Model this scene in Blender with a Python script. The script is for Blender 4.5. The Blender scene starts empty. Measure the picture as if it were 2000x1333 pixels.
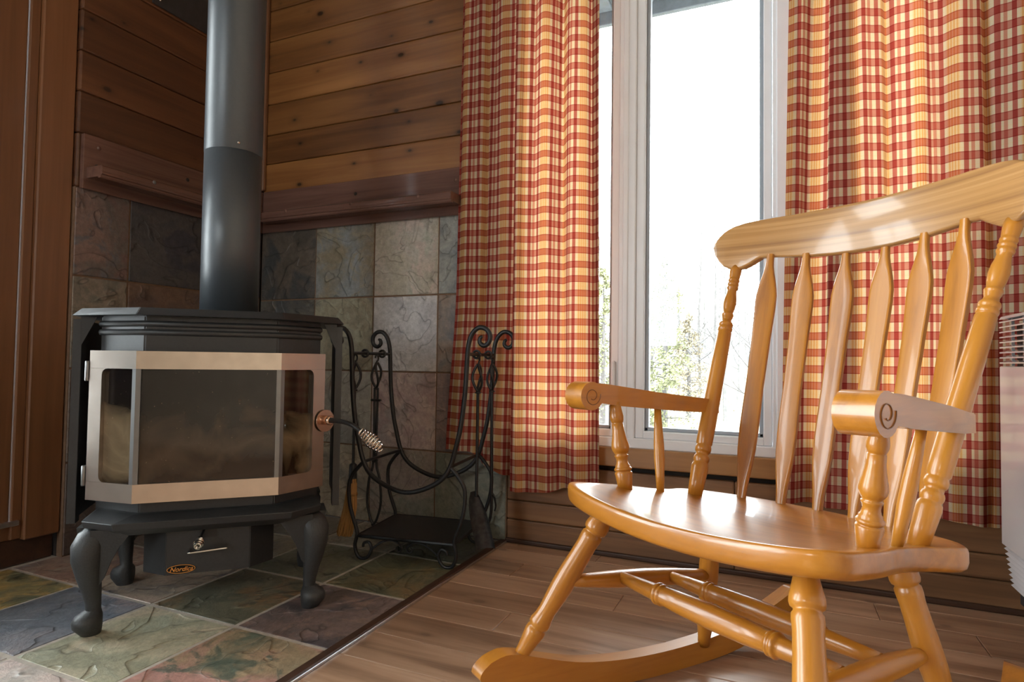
import bpy, bmesh, math, random
from mathutils import Vector, Matrix

random.seed(7)
SC = bpy.context.scene
COL = SC.collection
PI = math.pi

# ------------------------------------------------------------------ camera
EYE = 0.66
yaw, pitch, roll = 0.411204742, 0.0326846319, 0.0135557533
fwd = Vector((-math.sin(yaw) * math.cos(pitch), math.cos(yaw) * math.cos(pitch), math.sin(pitch)))
rgt = Vector((math.cos(yaw), math.sin(yaw), 0))
up = rgt.cross(fwd)
r2 = rgt * math.cos(roll) + up * math.sin(roll)
u2 = up * math.cos(roll) - rgt * math.sin(roll)
cam = bpy.data.cameras.new('camera')
cam.sensor_width = 36.0
cam.lens = 1182.417 / 2000 * 36.0
cam.clip_start = 0.05
cam.clip_end = 500
camo = bpy.data.objects.new('camera', cam)
COL.objects.link(camo)
camo.matrix_world = Matrix(((r2.x, u2.x, -fwd.x, 0), (r2.y, u2.y, -fwd.y, 0), (r2.z, u2.z, -fwd.z, EYE), (0, 0, 0, 1)))
SC.camera = camo
cam.dof.use_dof = False

# ------------------------------------------------------------------ sky and exposure
SKY = 8.0
world = bpy.data.worlds.new('overcast_sky')
SC.world = world
world.use_nodes = True
bgn = world.node_tree.nodes['Background']
bgn.inputs[0].default_value = (0.90, 0.955, 1.0, 1)
bgn.inputs[1].default_value = SKY
SC.cycles.max_bounces = 8
SC.cycles.diffuse_bounces = 5
SC.cycles.adaptive_threshold = 0.015
SC.view_settings.view_transform = 'Standard'
SC.view_settings.look = 'None'
SC.view_settings.exposure = 1.15
SC.view_settings.gamma = 1.0
SC.view_settings.use_curve_mapping = False

def portal(name, loc, rot, sx, sy):
    l = bpy.data.lights.new(name, 'AREA')
    l.shape = 'RECTANGLE'; l.size = sx; l.size_y = sy
    l.cycles.is_portal = True
    o = bpy.data.objects.new(name, l); COL.objects.link(o)
    o.location = loc; o.rotation_euler = rot
    return o

# room extents: window wall face y=WY, left wall face x=WX
WY, WX, RX, BY, CZ = 2.042, -2.1325, 0.66, -3.0, 3.3
portal('sky_portal_front', (-0.20, 2.20, 1.28), (-PI/2, 0, 0), 1.55, 1.9)
portal('sky_portal_left', (-2.42, -0.81, 1.55), (0, -PI/2, 0), 3.05, 1.95)
portal('sky_portal_added_transom', (-2.42, 0.70, 2.655), (0, -PI/2, 0), 0.82, 0.84)
portal('sky_portal_door', (-2.30, 0.704, 1.125), (0, -PI/2, 0), 1.6, 0.55)
portal('sky_portal_rear', (-1.5, -3.18, 1.4), (PI/2, 0, 0), 1.1, 1.3)

# ------------------------------------------------------------------ node helpers
def new_mat(name):
    m = bpy.data.materials.new(name); m.use_nodes = True
    nt = m.node_tree
    return m, nt, nt.nodes['Principled BSDF']

def nd(nt, typ, **kw):
    n = nt.nodes.new(typ)
    for k, v in kw.items():
        if k in n.inputs: n.inputs[k].default_value = v
        else: setattr(n, k, v)
    return n

def lk(nt, a, b): nt.links.new(a, b)

def ramp(nt, fac, stops, interp='LINEAR'):
    r = nt.nodes.new('ShaderNodeValToRGB')
    cr = r.color_ramp; cr.interpolation = interp
    while len(cr.elements) > 1: cr.elements.remove(cr.elements[-1])
    cr.elements[0].position = stops[0][0]; cr.elements[0].color = (*stops[0][1], 1)
    for p, c in stops[1:]:
        e = cr.elements.new(p); e.color = (*c, 1)
    lk(nt, fac, r.inputs[0])
    return r.outputs[0]

def mixc(nt, fac, a, b, mode='MIX'):
    m = nt.nodes.new('ShaderNodeMix'); m.data_type = 'RGBA'; m.blend_type = mode
    for sock, v in ((m.inputs[0], fac), (m.inputs[6], a), (m.inputs[7], b)):
        if hasattr(v, 'links'): lk(nt, v, sock)
        elif isinstance(v, (int, float)): sock.default_value = v
        else: sock.default_value = (*v, 1)
    return m.outputs[2]

def mth(nt, op, a, b=None):
    m = nt.nodes.new('ShaderNodeMath'); m.operation = op
    for i, v in enumerate((a, b)):
        if v is None: continue
        if hasattr(v, 'links'): lk(nt, v, m.inputs[i])
        else: m.inputs[i].default_value = v
    return m.outputs[0]

def objvec(nt, scale=(1, 1, 1), rnd=True):
    tc = nt.nodes.new('ShaderNodeTexCoord')
    mp = nt.nodes.new('ShaderNodeMapping')
    mp.inputs['Scale'].default_value = scale
    v = tc.outputs['Object']
    if rnd:
        oi = nt.nodes.new('ShaderNodeObjectInfo')
        sc_ = nt.nodes.new('ShaderNodeVectorMath'); sc_.operation = 'SCALE'
        sc_.inputs[0].default_value = (13.7, 29.3, 41.1)
        lk(nt, oi.outputs['Random'], sc_.inputs['Scale'])
        ad = nt.nodes.new('ShaderNodeVectorMath'); ad.operation = 'ADD'
        lk(nt, v, ad.inputs[0]); lk(nt, sc_.outputs[0], ad.inputs[1])
        v = ad.outputs[0]
    lk(nt, v, mp.inputs['Vector'])
    return mp.outputs['Vector'], v

def bump(nt, b, height, strength=0.3, dist=0.005):
    n = nt.nodes.new('ShaderNodeBump')
    n.inputs['Strength'].default_value = strength
    n.inputs['Distance'].default_value = dist
    lk(nt, height, n.inputs['Height'])
    lk(nt, n.outputs[0], b.inputs['Normal'])

def axis_scale(axis, along, across):
    s = [across] * 3; s['XYZ'.index(axis)] = along
    return tuple(s)

def wood(name, dark, mid, light, axis='X', rough=0.35, grain=28.0, along=1.6, knots=0.0, coat=0.0, contrast=1.0, bmp=0.15, tint=0.25, flat='Y', low=0.4, dist=0.6, scale=None):
    m, nt, b = new_mat(name)
    v, raw = objvec(nt, scale or axis_scale(axis, along, grain))
    n1 = nd(nt, 'ShaderNodeTexNoise', Scale=1.0, Detail=5.0, Roughness=0.6, Distortion=dist); lk(nt, v, n1.inputs['Vector'])
    mp2 = nt.nodes.new('ShaderNodeMapping'); mp2.inputs['Scale'].default_value = axis_scale(axis, 0.9, 5.0); lk(nt, raw, mp2.inputs['Vector'])
    n2 = nd(nt, 'ShaderNodeTexNoise', Scale=1.0, Detail=2.0); lk(nt, mp2.outputs[0], n2.inputs['Vector'])
    f = mth(nt, 'ADD', mth(nt, 'MULTIPLY', n1.outputs[0], 1.0 - low), mth(nt, 'MULTIPLY', n2.outputs[0], low))
    c = ramp(nt, f, [(0.5 - 0.2 / contrast, dark), (0.5, mid), (0.5 + 0.2 / contrast, light)])
    if tint:
        oi = nt.nodes.new('ShaderNodeObjectInfo')
        tv = ramp(nt, oi.outputs['Random'], [(0, (1 - tint,) * 3), (1, (1 + tint * 0.4,) * 3)])
        c = mixc(nt, 1.0, c, tv, 'MULTIPLY')
    if knots:
        mp3 = nt.nodes.new('ShaderNodeMapping'); mp3.inputs['Scale'].default_value = axis_scale(axis, 3.6, 6.2); lk(nt, raw, mp3.inputs['Vector'])
        nz = nd(nt, 'ShaderNodeTexNoise', Scale=9.0, Detail=2.0); lk(nt, raw, nz.inputs['Vector'])
        vo = nd(nt, 'ShaderNodeTexVoronoi', Scale=1.0); vo.inputs['Randomness'].default_value = 1.0; vo.voronoi_dimensions = '2D'
        sx = nt.nodes.new('ShaderNodeSeparateXYZ'); cx_ = nt.nodes.new('ShaderNodeCombineXYZ'); lk(nt, mp3.outputs[0], sx.inputs[0])
        lk(nt, sx.outputs[0], cx_.inputs[0]); lk(nt, sx.outputs[2 if flat == 'Y' else 1], cx_.inputs[1])
        lk(nt, cx_.outputs[0], vo.inputs['Vector'])
        dd = mth(nt, 'ADD', vo.outputs['Distance'], mth(nt, 'MULTIPLY', nz.outputs[0], 0.05))
        # only some cells carry a knot, of varied size
        sepc = nt.nodes.new('ShaderNodeSeparateColor'); lk(nt, vo.outputs['Color'], sepc.inputs[0])
        dd = mth(nt, 'ADD', dd, mth(nt, 'MULTIPLY', sepc.outputs[0], 0.085))
        kf = ramp(nt, dd, [(0.0, (1, 1, 1)), (0.082, (1, 1, 1)), (0.10, (0.5, 0.5, 0.5)), (0.14, (0.16, 0.16, 0.16)), (0.24, (0, 0, 0))])
        km = mth(nt, 'MULTIPLY', kf, knots)
        c = mixc(nt, km, c, tuple(x * 0.22 for x in dark))
    lk(nt, c, b.inputs['Base Color'])
    b.inputs['Roughness'].default_value = rough
    if coat:
        b.inputs['Coat Weight'].default_value = coat; b.inputs['Coat Roughness'].default_value = 0.07
    if bmp: bump(nt, b, n1.outputs[0], bmp, 0.002)
    return m

def slate(name, c1, c2, c3, c4=None, seed=0.0, rough=0.5, bmp=0.9):
    m, nt, b = new_mat(name)
    tc = nt.nodes.new('ShaderNodeTexCoord')
    mp = nt.nodes.new('ShaderNodeMapping'); mp.inputs['Location'].default_value = (seed * 3.1, seed * 1.7, seed * 5.3)
    lk(nt, tc.outputs['Object'], mp.inputs['Vector'])
    V = mp.outputs[0]
    a = nd(nt, 'ShaderNodeTexNoise', Scale=5.0, Detail=4.0, Roughness=0.55, Distortion=0.9); lk(nt, V, a.inputs['Vector'])
    b2 = nd(nt, 'ShaderNodeTexNoise', Scale=8.0, Detail=6.0, Roughness=0.65, Distortion=1.6); lk(nt, V, b2.inputs['Vector'])
    fine = nd(nt, 'ShaderNodeTexNoise', Scale=70.0, Detail=5.0, Roughness=0.7); lk(nt, V, fine.inputs['Vector'])
    G_ = 1.4
    c1, c2, c3 = [tuple(min(0.8, x * G_) for x in q) for q in (c1, c2, c3)]
    if c4: c4 = tuple(min(0.8, x * G_) for x in c4)
    c = ramp(nt, a.outputs[0], [(0.40, c1), (0.50, c2), (0.62, c3)])
    if c4: c = mixc(nt, ramp(nt, b2.outputs[0], [(0.52, (0, 0, 0)), (0.62, (0.85,) * 3)]), c, c4)
    c = mixc(nt, 1.0, c, ramp(nt, fine.outputs[0], [(0.3, (0.72,) * 3), (0.7, (1.2,) * 3)]), 'MULTIPLY')
    # layered clefts: stepped ridges
    cl = nd(nt, 'ShaderNodeTexNoise', Scale=4.2, Detail=3.0, Roughness=0.5, Distortion=0.7); lk(nt, V, cl.inputs['Vector'])
    st = mth(nt, 'MULTIPLY', cl.outputs[0], 6.0)
    stair = mth(nt, 'ADD', mth(nt, 'FLOOR', st), mth(nt, 'POWER', mth(nt, 'FRACT', st), 12.0))
    frac = mth(nt, 'FRACT', st)
    edge = ramp(nt, frac, [(0.0, (0.5,) * 3), (0.03, (0.85,) * 3), (0.05, (1, 1, 1)), (0.97, (1.0,) * 3), (1.0, (0.7,) * 3)])
    c = mixc(nt, 1.0, c, edge, 'MULTIPLY')
    lk(nt, c, b.inputs['Base Color'])
    b.inputs['Roughness'].default_value = rough
    h = mth(nt, 'ADD', mth(nt, 'MULTIPLY', stair, 1.1), mth(nt, 'ADD', mth(nt, 'MULTIPLY', b2.outputs[0], 0.9), mth(nt, 'MULTIPLY', fine.outputs[0], 0.25)))
    bump(nt, b, h, bmp * 0.65, 0.006)
    return m

def plain(name, col, rough=0.5, metal=0.0, noise=0.0, scale=40.0, coat=0.0, spec=0.5, bmp=0.0):
    m, nt, b = new_mat(name)
    v, raw = objvec(nt, (1, 1, 1))
    n = nd(nt, 'ShaderNodeTexNoise', Scale=scale, Detail=4.0); lk(nt, v, n.inputs['Vector'])
    c = ramp(nt, n.outputs[0], [(0.3, tuple(max(0, x * (1 - noise)) for x in col)), (0.7, tuple(min(1, x * (1 + noise)) for x in col))])
    lk(nt, c, b.inputs['Base Color'])
    b.inputs['Roughness'].default_value = rough; b.inputs['Metallic'].default_value = metal
    b.inputs['Specular IOR Level'].default_value = spec
    if coat: b.inputs['Coat Weight'].default_value = coat; b.inputs['Coat Roughness'].default_value = 0.08
    if bmp: bump(nt, b, n.outputs[0], bmp, 0.002)
    return m

# ------------------------------------------------------------------ materials
M = {}
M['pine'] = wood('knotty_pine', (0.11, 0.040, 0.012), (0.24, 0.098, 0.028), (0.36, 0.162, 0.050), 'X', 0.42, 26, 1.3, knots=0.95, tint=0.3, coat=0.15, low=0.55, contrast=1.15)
M['pine_shaded'] = wood('shaded_knotty_pine', (0.062, 0.024, 0.011), (0.13, 0.051, 0.022), (0.195, 0.081, 0.033), 'X', 0.45, 26, 1.3, knots=0.9, tint=0.3, coat=0.1)  # same pine darkened in colour for the left wall's shade
M['pine_low'] = wood('rustic_pine', (0.12, 0.058, 0.027), (0.30, 0.148, 0.066), (0.46, 0.235, 0.105), 'X', 0.5, 24, 1.2, knots=0.9, tint=0.3)
M['casing'] = wood('stained_casing', (0.13, 0.055, 0.024), (0.20, 0.085, 0.036), (0.26, 0.115, 0.05), 'Z', 0.38, 30, 1.0, tint=0.1, coat=0.2)
M['sillwood'] = wood('sill_wood', (0.27, 0.12, 0.04), (0.38, 0.18, 0.06), (0.46, 0.23, 0.08), 'X', 0.4, 30, 1.0, tint=0.0, coat=0.2)
M['mahog'] = wood('mahogany', (0.085, 0.042, 0.032), (0.145, 0.074, 0.057), (0.20, 0.106, 0.082), 'X', 0.2, 40, 1.6, tint=0.0, coat=0.6, bmp=0.02)
M['darkbase'] = wood('dark_base', (0.03, 0.014, 0.008), (0.055, 0.025, 0.014), (0.08, 0.036, 0.02), 'X', 0.5, 30, 1.6, tint=0.0)
M['lam'] = wood('laminate', (0.24, 0.134, 0.08), (0.48, 0.295, 0.186), (0.62, 0.41, 0.275), 'X', 0.30, 22, 1.5, knots=0.5, contrast=1.25, tint=0.25, bmp=0.05, flat='Z', low=0.3)
OAK = ((0.28, 0.096, 0.009), (0.44, 0.166, 0.017), (0.53, 0.222, 0.028))
M['oakZ'] = wood('honey_wood_turned', *OAK, axis='Z', rough=0.32, grain=40, along=4, coat=0.3, tint=0.0, bmp=0.04)
M['oakX'] = wood('honey_wood_board', *OAK, axis='X', rough=0.3, grain=34, along=3, coat=0.4, tint=0.0, bmp=0.05)
M['oakY'] = wood('honey_wood_long', *OAK, axis='Y', rough=0.3, grain=34, along=3, coat=0.4, tint=0.0, bmp=0.05)
M['crest'] = wood('oak_crest', (0.26, 0.125, 0.045), (0.42, 0.215, 0.075), (0.52, 0.29, 0.115), axis='X', rough=0.26, coat=0.35, tint=0.0, bmp=0.06, contrast=0.95, low=0.15, dist=0.1, scale=(0.9, 2.0, 105.0))
M['groove'] = plain('dark_brown_groove', (0.20, 0.075, 0.015), 0.4)  # plain dark brown for the scroll spiral
M['iron'] = plain('stove_black_paint', (0.025, 0.0265, 0.029), 0.42, 0.0, 0.12, 160, bmp=0.08)
M['cast'] = plain('cast_iron_paint', (0.032, 0.034, 0.036), 0.5, 0.0, 0.15, 220, bmp=0.25)
M['pipe'] = plain('pipe_black_paint', (0.044, 0.053, 0.063), 0.40, 0.0, 0.06, 120, spec=0.8)
M['wrought'] = plain('wrought_iron', (0.02, 0.02, 0.021), 0.38, 0.3, 0.2, 90, bmp=0.1)
M['pan'] = plain('worn_iron_pan', (0.13, 0.125, 0.125), 0.42, 0.5, 0.3, 60)
M['nickel'] = plain('brushed_nickel', (0.58, 0.51, 0.45), 0.27, 1.0, 0.08, 30)
M['steelbar'] = plain('grey_steel', (0.22, 0.22, 0.225), 0.35, 0.8, 0.05, 30)
M['chrome'] = plain('chrome', (0.75, 0.74, 0.72), 0.1, 1.0, 0.02, 30)
M['hot'] = plain('heat_tinted_steel', (0.62, 0.43, 0.33), 0.22, 1.0, 0.15, 25)
M['gold'] = plain('gold_print', (0.75, 0.30, 0.05), 0.4)
M['badge'] = plain('badge_black', (0.012, 0.012, 0.012), 0.4)
M['vinyl'] = plain('white_vinyl', (0.84, 0.85, 0.88), 0.35, 0.0, 0.02, 10)
M['vinyl_grey'] = plain('grey_gasket', (0.36, 0.40, 0.45), 0.45, 0.0, 0.02, 10)
M['grout'] = plain('grout', (0.48, 0.43, 0.37), 0.85, 0.0, 0.15, 60, bmp=0.2)
M['grout_wall'] = plain('wall_grout', (0.17, 0.10, 0.06), 0.85, 0.0, 0.15, 60, bmp=0.2)
M['backing'] = plain('dark_backing', (0.02, 0.012, 0.008), 0.8)
M['heater'] = plain('heater_white_enamel', (0.74, 0.73, 0.74), 0.14, 0.0, 0.01, 10, coat=0.5)
M['heater_dark'] = plain('heater_core', (0.03, 0.03, 0.03), 0.6)
M['white_wall'] = plain('tan_boards', (0.36, 0.27, 0.19), 0.7, 0.0, 0.12, 6)
M['straw'] = wood('broom_straw', (0.20, 0.09, 0.025), (0.36, 0.18, 0.055), (0.47, 0.25, 0.085), 'Z', 0.8, 220, 3, tint=0.0, bmp=0.6)
M['alu'] = plain('aluminium_edge', (0.62, 0.62, 0.62), 0.3, 1.0, 0.1, 60)
M['soffit'] = plain('soffit_paint', (0.16, 0.18, 0.20), 0.6, 0.0, 0.15, 30)
M['shield'] = plain('dark_panel', (0.035, 0.033, 0.035), 0.55, 0.0, 0.2, 40)

def glass_mat():
    m = bpy.data.materials.new('window_glass'); m.use_nodes = True
    nt = m.node_tree; nt.nodes.clear()
    out = nt.nodes.new('ShaderNodeOutputMaterial')
    tr = nt.nodes.new('ShaderNodeBsdfTransparent'); tr.inputs[0].default_value = (0.95, 0.97, 0.96, 1)
    gl = nt.nodes.new('ShaderNodeBsdfGlossy'); gl.inputs['Roughness'].default_value = 0.01
    fr = nt.nodes.new('ShaderNodeFresnel'); fr.inputs[0].default_value = 1.45
    mx = nt.nodes.new('ShaderNodeMixShader')
    lk(nt, fr.outputs[0], mx.inputs[0]); lk(nt, tr.outputs[0], mx.inputs[1]); lk(nt, gl.outputs[0], mx.inputs[2])
    lk(nt, mx.outputs[0], out.inputs[0])
    return m
M['glass'] = glass_mat()

def stove_glass(name, tan):
    # sooty ceramic glass: brown smoke film, glossy in front
    m, nt, b = new_mat(name)
    v, raw = objvec(nt, (1, 1, 1), rnd=False)
    n = nd(nt, 'ShaderNodeTexNoise', Scale=9.0, Detail=4.0, Distortion=0.6); lk(nt, v, n.inputs['Vector'])
    sz = nt.nodes.new('ShaderNodeSeparateXYZ'); lk(nt, raw, sz.inputs[0])
    # smoke film: heavy soot at the top and in the bottom corner, burnt-off tan band in between
    zz = mth(nt, 'ADD', mth(nt, 'MULTIPLY', mth(nt, 'SUBTRACT', sz.outputs[2], 0.3565), 3.67), mth(nt, 'MULTIPLY', mth(nt, 'SUBTRACT', n.outputs[0], 0.5), 1.1))
    c = ramp(nt, zz, [(0.0, (0.02, 0.011, 0.007)), (0.14, tuple(x * 0.6 for x in tan)), (0.30, tan), (0.46, tuple(x * 0.6 for x in tan)), (0.62, (0.009, 0.007, 0.006)), (1.0, (0.008, 0.006, 0.006))])
    sp = nd(nt, 'ShaderNodeTexNoise', Scale=160.0, Detail=1.0); lk(nt, v, sp.inputs['Vector'])
    c = mixc(nt, ramp(nt, sp.outputs[0], [(0.75, (0, 0, 0)), (0.80, (0.4,) * 3)]), c, (0.25, 0.19, 0.13))
    lk(nt, c, b.inputs['Base Color'])
    b.inputs['Roughness'].default_value = 0.06
    b.inputs['Specular IOR Level'].default_value = 0.55
    return m
M['sglass'] = stove_glass('sooty_glass', (0.060, 0.040, 0.025))
M['sglass_side'] = stove_glass('sooty_side_glass', (0.17, 0.125, 0.075))

def plaid_mat():
    m = bpy.data.materials.new('red_cream_plaid'); m.use_nodes = True
    nt = m.node_tree; nt.nodes.clear()
    out = nt.nodes.new('ShaderNodeOutputMaterial')
    uv = nt.nodes.new('ShaderNodeUVMap'); uv.uv_map = 'cloth'
    sp = nt.nodes.new('ShaderNodeSeparateXYZ'); lk(nt, uv.outputs[0], sp.inputs[0])
    fu = mth(nt, 'FRACT', mth(nt, 'DIVIDE', sp.outputs[0], 0.093))
    fv = mth(nt, 'FRACT', mth(nt, 'DIVIDE', sp.outputs[1], 0.0489))
    cream, red, orange, pale, dred = (0.90, 0.80, 0.62), (0.55, 0.175, 0.145), (0.88, 0.52, 0.22), (0.74, 0.36, 0.27), (0.40, 0.06, 0.055)
    amber = (0.93, 0.72, 0.46)
    cu = ramp(nt, fu, [(0, red), (0.12, cream), (0.20, amber), (0.235, orange), (0.275, amber), (0.31, orange), (0.35, amber), (0.385, orange), (0.425, amber), (0.46, orange), (0.50, amber), (0.53, cream),
                       (0.61, red), (0.735, cream), (0.80, pale), (0.89, cream)], 'CONSTANT')
    red2, dred2 = (0.66, 0.29, 0.235), (0.50, 0.165, 0.14)
    cv = ramp(nt, fv, [(0, dred2), (0.05, red2), (0.42, dred2), (0.47, cream), (0.68, (0.92, 0.78, 0.55)), (0.73, cream)], 'CONSTANT')
    c = mixc(nt, 1.0, cu, cv, 'MULTIPLY')
    # lift so cream x cream stays cream
    g = mixc(nt, 1.0, c, (0.83, 0.875, 1.0), 'MULTIPLY')
    # weave
    tn = nd(nt, 'ShaderNodeTexNoise', Scale=900.0, Detail=2.0); lk(nt, uv.outputs[0], tn.inputs['Vector'])
    g = mixc(nt, 1.0, g, ramp(nt, tn.outputs[0], [(0.3, (0.85,) * 3), (0.7, (1.1,) * 3)]), 'MULTIPLY')
    df = nt.nodes.new('ShaderNodeBsdfDiffuse'); tl = nt.nodes.new('ShaderNodeBsdfTranslucent')
    lk(nt, g, df.inputs[0])
    warm = mixc(nt, 1.0, g, (1.0, 0.86, 0.70), 'MULTIPLY')
    lk(nt, warm, tl.inputs[0])
    mx = nt.nodes.new('ShaderNodeMixShader'); mx.inputs[0].default_value = 0.38
    lk(nt, df.outputs[0], mx.inputs[1]); lk(nt, tl.outputs[0], mx.inputs[2])
    lk(nt, mx.outputs[0], out.inputs[0])
    return m
M['plaid'] = plaid_mat()

# ------------------------------------------------------------------ mesh helpers
def obj(name, me, mat=None, parent=None, loc=(0, 0, 0), rot=(0, 0, 0), smooth=False):
    o = bpy.data.objects.new(name, me); COL.objects.link(o)
    if mat and not me.materials: me.materials.append(mat)
    if parent: o.parent = parent
    o.location = loc; o.rotation_euler = rot
    if smooth:
        for p in me.polygons: p.use_smooth = True
    return o

def mesh(name, vs, fs, mat=None):
    me = bpy.data.meshes.new(name); me.from_pydata([tuple(v) for v in vs], [], fs)
    if mat: me.materials.append(mat)
    me.update(); return me

def fin(bm, name, mat=None, smooth_angle=None):
    bmesh.ops.recalc_face_normals(bm, faces=bm.faces)
    me = bpy.data.meshes.new(name); bm.to_mesh(me); bm.free()
    if mat: me.materials.append(mat)
    if smooth_angle is not None:
        for p in me.polygons: p.use_smooth = True
        me.set_sharp_from_angle(angle=math.radians(smooth_angle))
    return me

def add_box(bm, c, s, bev=0.0, seg=1):
    r = bmesh.ops.create_cube(bm, size=1.0)
    for v in r['verts']: v.co = Vector((v.co.x * s[0] + c[0], v.co.y * s[1] + c[1], v.co.z * s[2] + c[2]))
    if bev:
        es = list({e for v in r['verts'] for e in v.link_edges})
        bmesh.ops.bevel(bm, geom=es, offset=bev, segments=seg, affect='EDGES', profile=0.5)

def box_me(name, s, bev=0.0, mat=None, seg=1, c=(0, 0, 0)):
    bm = bmesh.new(); add_box(bm, c, s, bev, seg)
    return fin(bm, name, mat)

def lathe_me(name, prof, segs=24, mat=None, cap=True):
    vs, fs = [], []
    for r, z in prof:
        for i in range(segs):
            a = 2 * PI * i / segs
            vs.append((r * math.cos(a), r * math.sin(a), z))
    n = len(prof)
    for j in range(n - 1):
        for i in range(segs):
            k = (i + 1) % segs
            fs.append((j * segs + i, j * segs + k, (j + 1) * segs + k, (j + 1) * segs + i))
    if cap:
        fs.append(tuple(reversed(range(segs)))); fs.append(tuple(range((n - 1) * segs, n * segs)))
    me = mesh(name, vs, fs, mat)
    for p in me.polygons: p.use_smooth = len(p.vertices) == 4
    return me

def catmull(pts, sub=4):
    P = [Vector(p) for p in pts]; out = []
    for i in range(len(P) - 1):
        p0 = P[max(0, i - 1)]; p1 = P[i]; p2 = P[i + 1]; p3 = P[min(len(P) - 1, i + 2)]
        for s in range(sub):
            t = s / sub
            out.append(0.5 * ((2 * p1) + (p2 - p0) * t + (2 * p0 - 5 * p1 + 4 * p2 - p3) * t * t + (3 * p1 - p0 - 3 * p2 + p3) * t ** 3))
    out.append(P[-1]); return out

def lerp_tab(tab, t):
    for (a, x), (b, y) in zip(tab, tab[1:]):
        if t <= b: return x + (y - x) * (t - a) / (b - a) if b > a else y
    return tab[-1][1]

def add_tube(bm, pts, rad, segs=8, taper=None):
    P = [Vector(p) for p in pts]; rings = []; ref = None
    for i, p in enumerate(P):
        t = (P[min(i + 1, len(P) - 1)] - P[max(i - 1, 0)]).normalized()
        if ref is None:
            ref = Vector((0, 0, 1)) if abs(t.z) < 0.9 else Vector((1, 0, 0))
        n = (ref - t * ref.dot(t))
        if n.length < 1e-6: n = t.orthogonal()
        n.normalize(); ref = n; b = t.cross(n)
        r = rad if not callable(rad) else rad(i / max(1, len(P) - 1))
        rings.append([bm.verts.new(p + n * (r * math.cos(2 * PI * k / segs)) + b * (r * math.sin(2 * PI * k / segs))) for k in range(segs)])
    for a, c in zip(rings, rings[1:]):
        for k in range(segs):
            bm.faces.new((a[k], a[(k + 1) % segs], c[(k + 1) % segs], c[k]))
    bm.faces.new(list(reversed(rings[0]))); bm.faces.new(rings[-1])

def tube_me(name, pts, rad, segs=8, mat=None):
    bm = bmesh.new(); add_tube(bm, pts, rad, segs)
    return fin(bm, name, mat, 50)

def add_prism(bm, poly, f0, f1):
    """poly: 2-D outline; f0/f1 map an outline point to 3-D for the two caps."""
    a = [bm.verts.new(f0(p)) for p in poly]; b = [bm.verts.new(f1(p)) for p in poly]
    n = len(poly)
    bm.faces.new(a); bm.faces.new(list(reversed(b)))
    for i in range(n): bm.faces.new((a[i], b[i], b[(i + 1) % n], a[(i + 1) % n]))

def prism_me(name, poly, f0, f1, mat=None, bev=0.0, ang=35):
    bm = bmesh.new(); add_prism(bm, poly, f0, f1)
    if bev:
        bmesh.ops.bevel(bm, geom=[e for e in bm.edges if e.calc_face_angle(0) > 0.7], offset=bev, segments=2, affect='EDGES')
    return fin(bm, name, mat, ang)

def frustum_me(name, low, high, z0, z1, mat=None, bev=0.0):
    vs = [(x, y, z0) for x, y in low] + [(x, y, z1) for x, y in high]
    n = len(low)
    fs = [tuple(reversed(range(n))), tuple(range(n, 2 * n))] + [(i, (i + 1) % n, n + (i + 1) % n, n + i) for i in range(n)]
    bm = bmesh.new()
    bv = [bm.verts.new(v) for v in vs]
    for f in fs: bm.faces.new([bv[i] for i in f])
    if bev: bmesh.ops.bevel(bm, geom=list(bm.edges), offset=bev, segments=2, affect='EDGES')
    return fin(bm, name, mat)

def between(o, a, b):
    """place an object built along +Z from 0 so that it runs from a towards b"""
    d = Vector(b) - Vector(a)
    o.location = a
    o.rotation_mode = 'QUATERNION'
    o.rotation_quaternion = d.to_track_quat('Z', 'Y')

def thing(name, label, cat, loc=(0, 0, 0), rz=0.0, group=None):
    o = bpy.data.objects.new(name, None); COL.objects.link(o)
    o.empty_display_size = 0.05
    o.location = loc; o.rotation_euler = (0, 0, rz)
    tag(o, label, cat, group)
    return o

def tag(o, label=None, cat=None, group=None, kind=None):
    if label: o['label'] = label
    if cat: o['category'] = cat
    if group: o['group'] = group
    if kind: o['kind'] = kind
    return o

def struct(name, me, mat=None, loc=(0, 0, 0), rot=(0, 0, 0), label=None):
    o = obj(name, me, mat, None, loc, rot); o['kind'] = 'structure'
    if label: o['label'] = label
    return o

# ================================================================== FLOOR
HX0, HX1 = WX, -0.926          # hearth
floor = struct('floor', box_me('floor', (RX - HX0 + 0.6, WY - BY + 0.4, 0.06), 0, M['backing'], c=((RX + HX0) / 2, (WY + BY) / 2, -0.045)), label='wood laminate and slate floor of the cabin room')
# laminate planks (run along x)
ylines = [WY + 0.004, 1.9675, 1.846, 1.7245, 1.603, 1.4815, 1.36, 1.2345]
while ylines[-1] > BY: ylines.append(ylines[-1] - 0.1225)
joints = {4: [0.9], 1: [0.2485], 3: [-0.396], 5: [-0.636], 2: [-0.75, 0.45], 6: [0.05], 7: [-0.2]}
for i in range(len(ylines) - 1):
    y1, y0 = ylines[i], ylines[i + 1]
    x0 = -0.897 if y1 > 0.3 else WX + 0.02
    xs = [x0] + sorted(joints.get(i, [x0 + 0.35 + ((i * 0.47) % 1.1)])) + [RX]
    if y1 <= 0.3: xs = [x0, x0 + 0.6 + (i * 0.53) % 0.9, x0 + 1.9, RX]
    for a, b in zip(xs, xs[1:]):
        if b - a < 0.02: continue
        me = box_me('plank', (b - a - 0.0012, y1 - y0 - 0.0014, 0.012), 0.0016, M['lam'])
        obj('plank', me, None, floor, ((a + b) / 2, (y0 + y1) / 2, -0.006))
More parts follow.
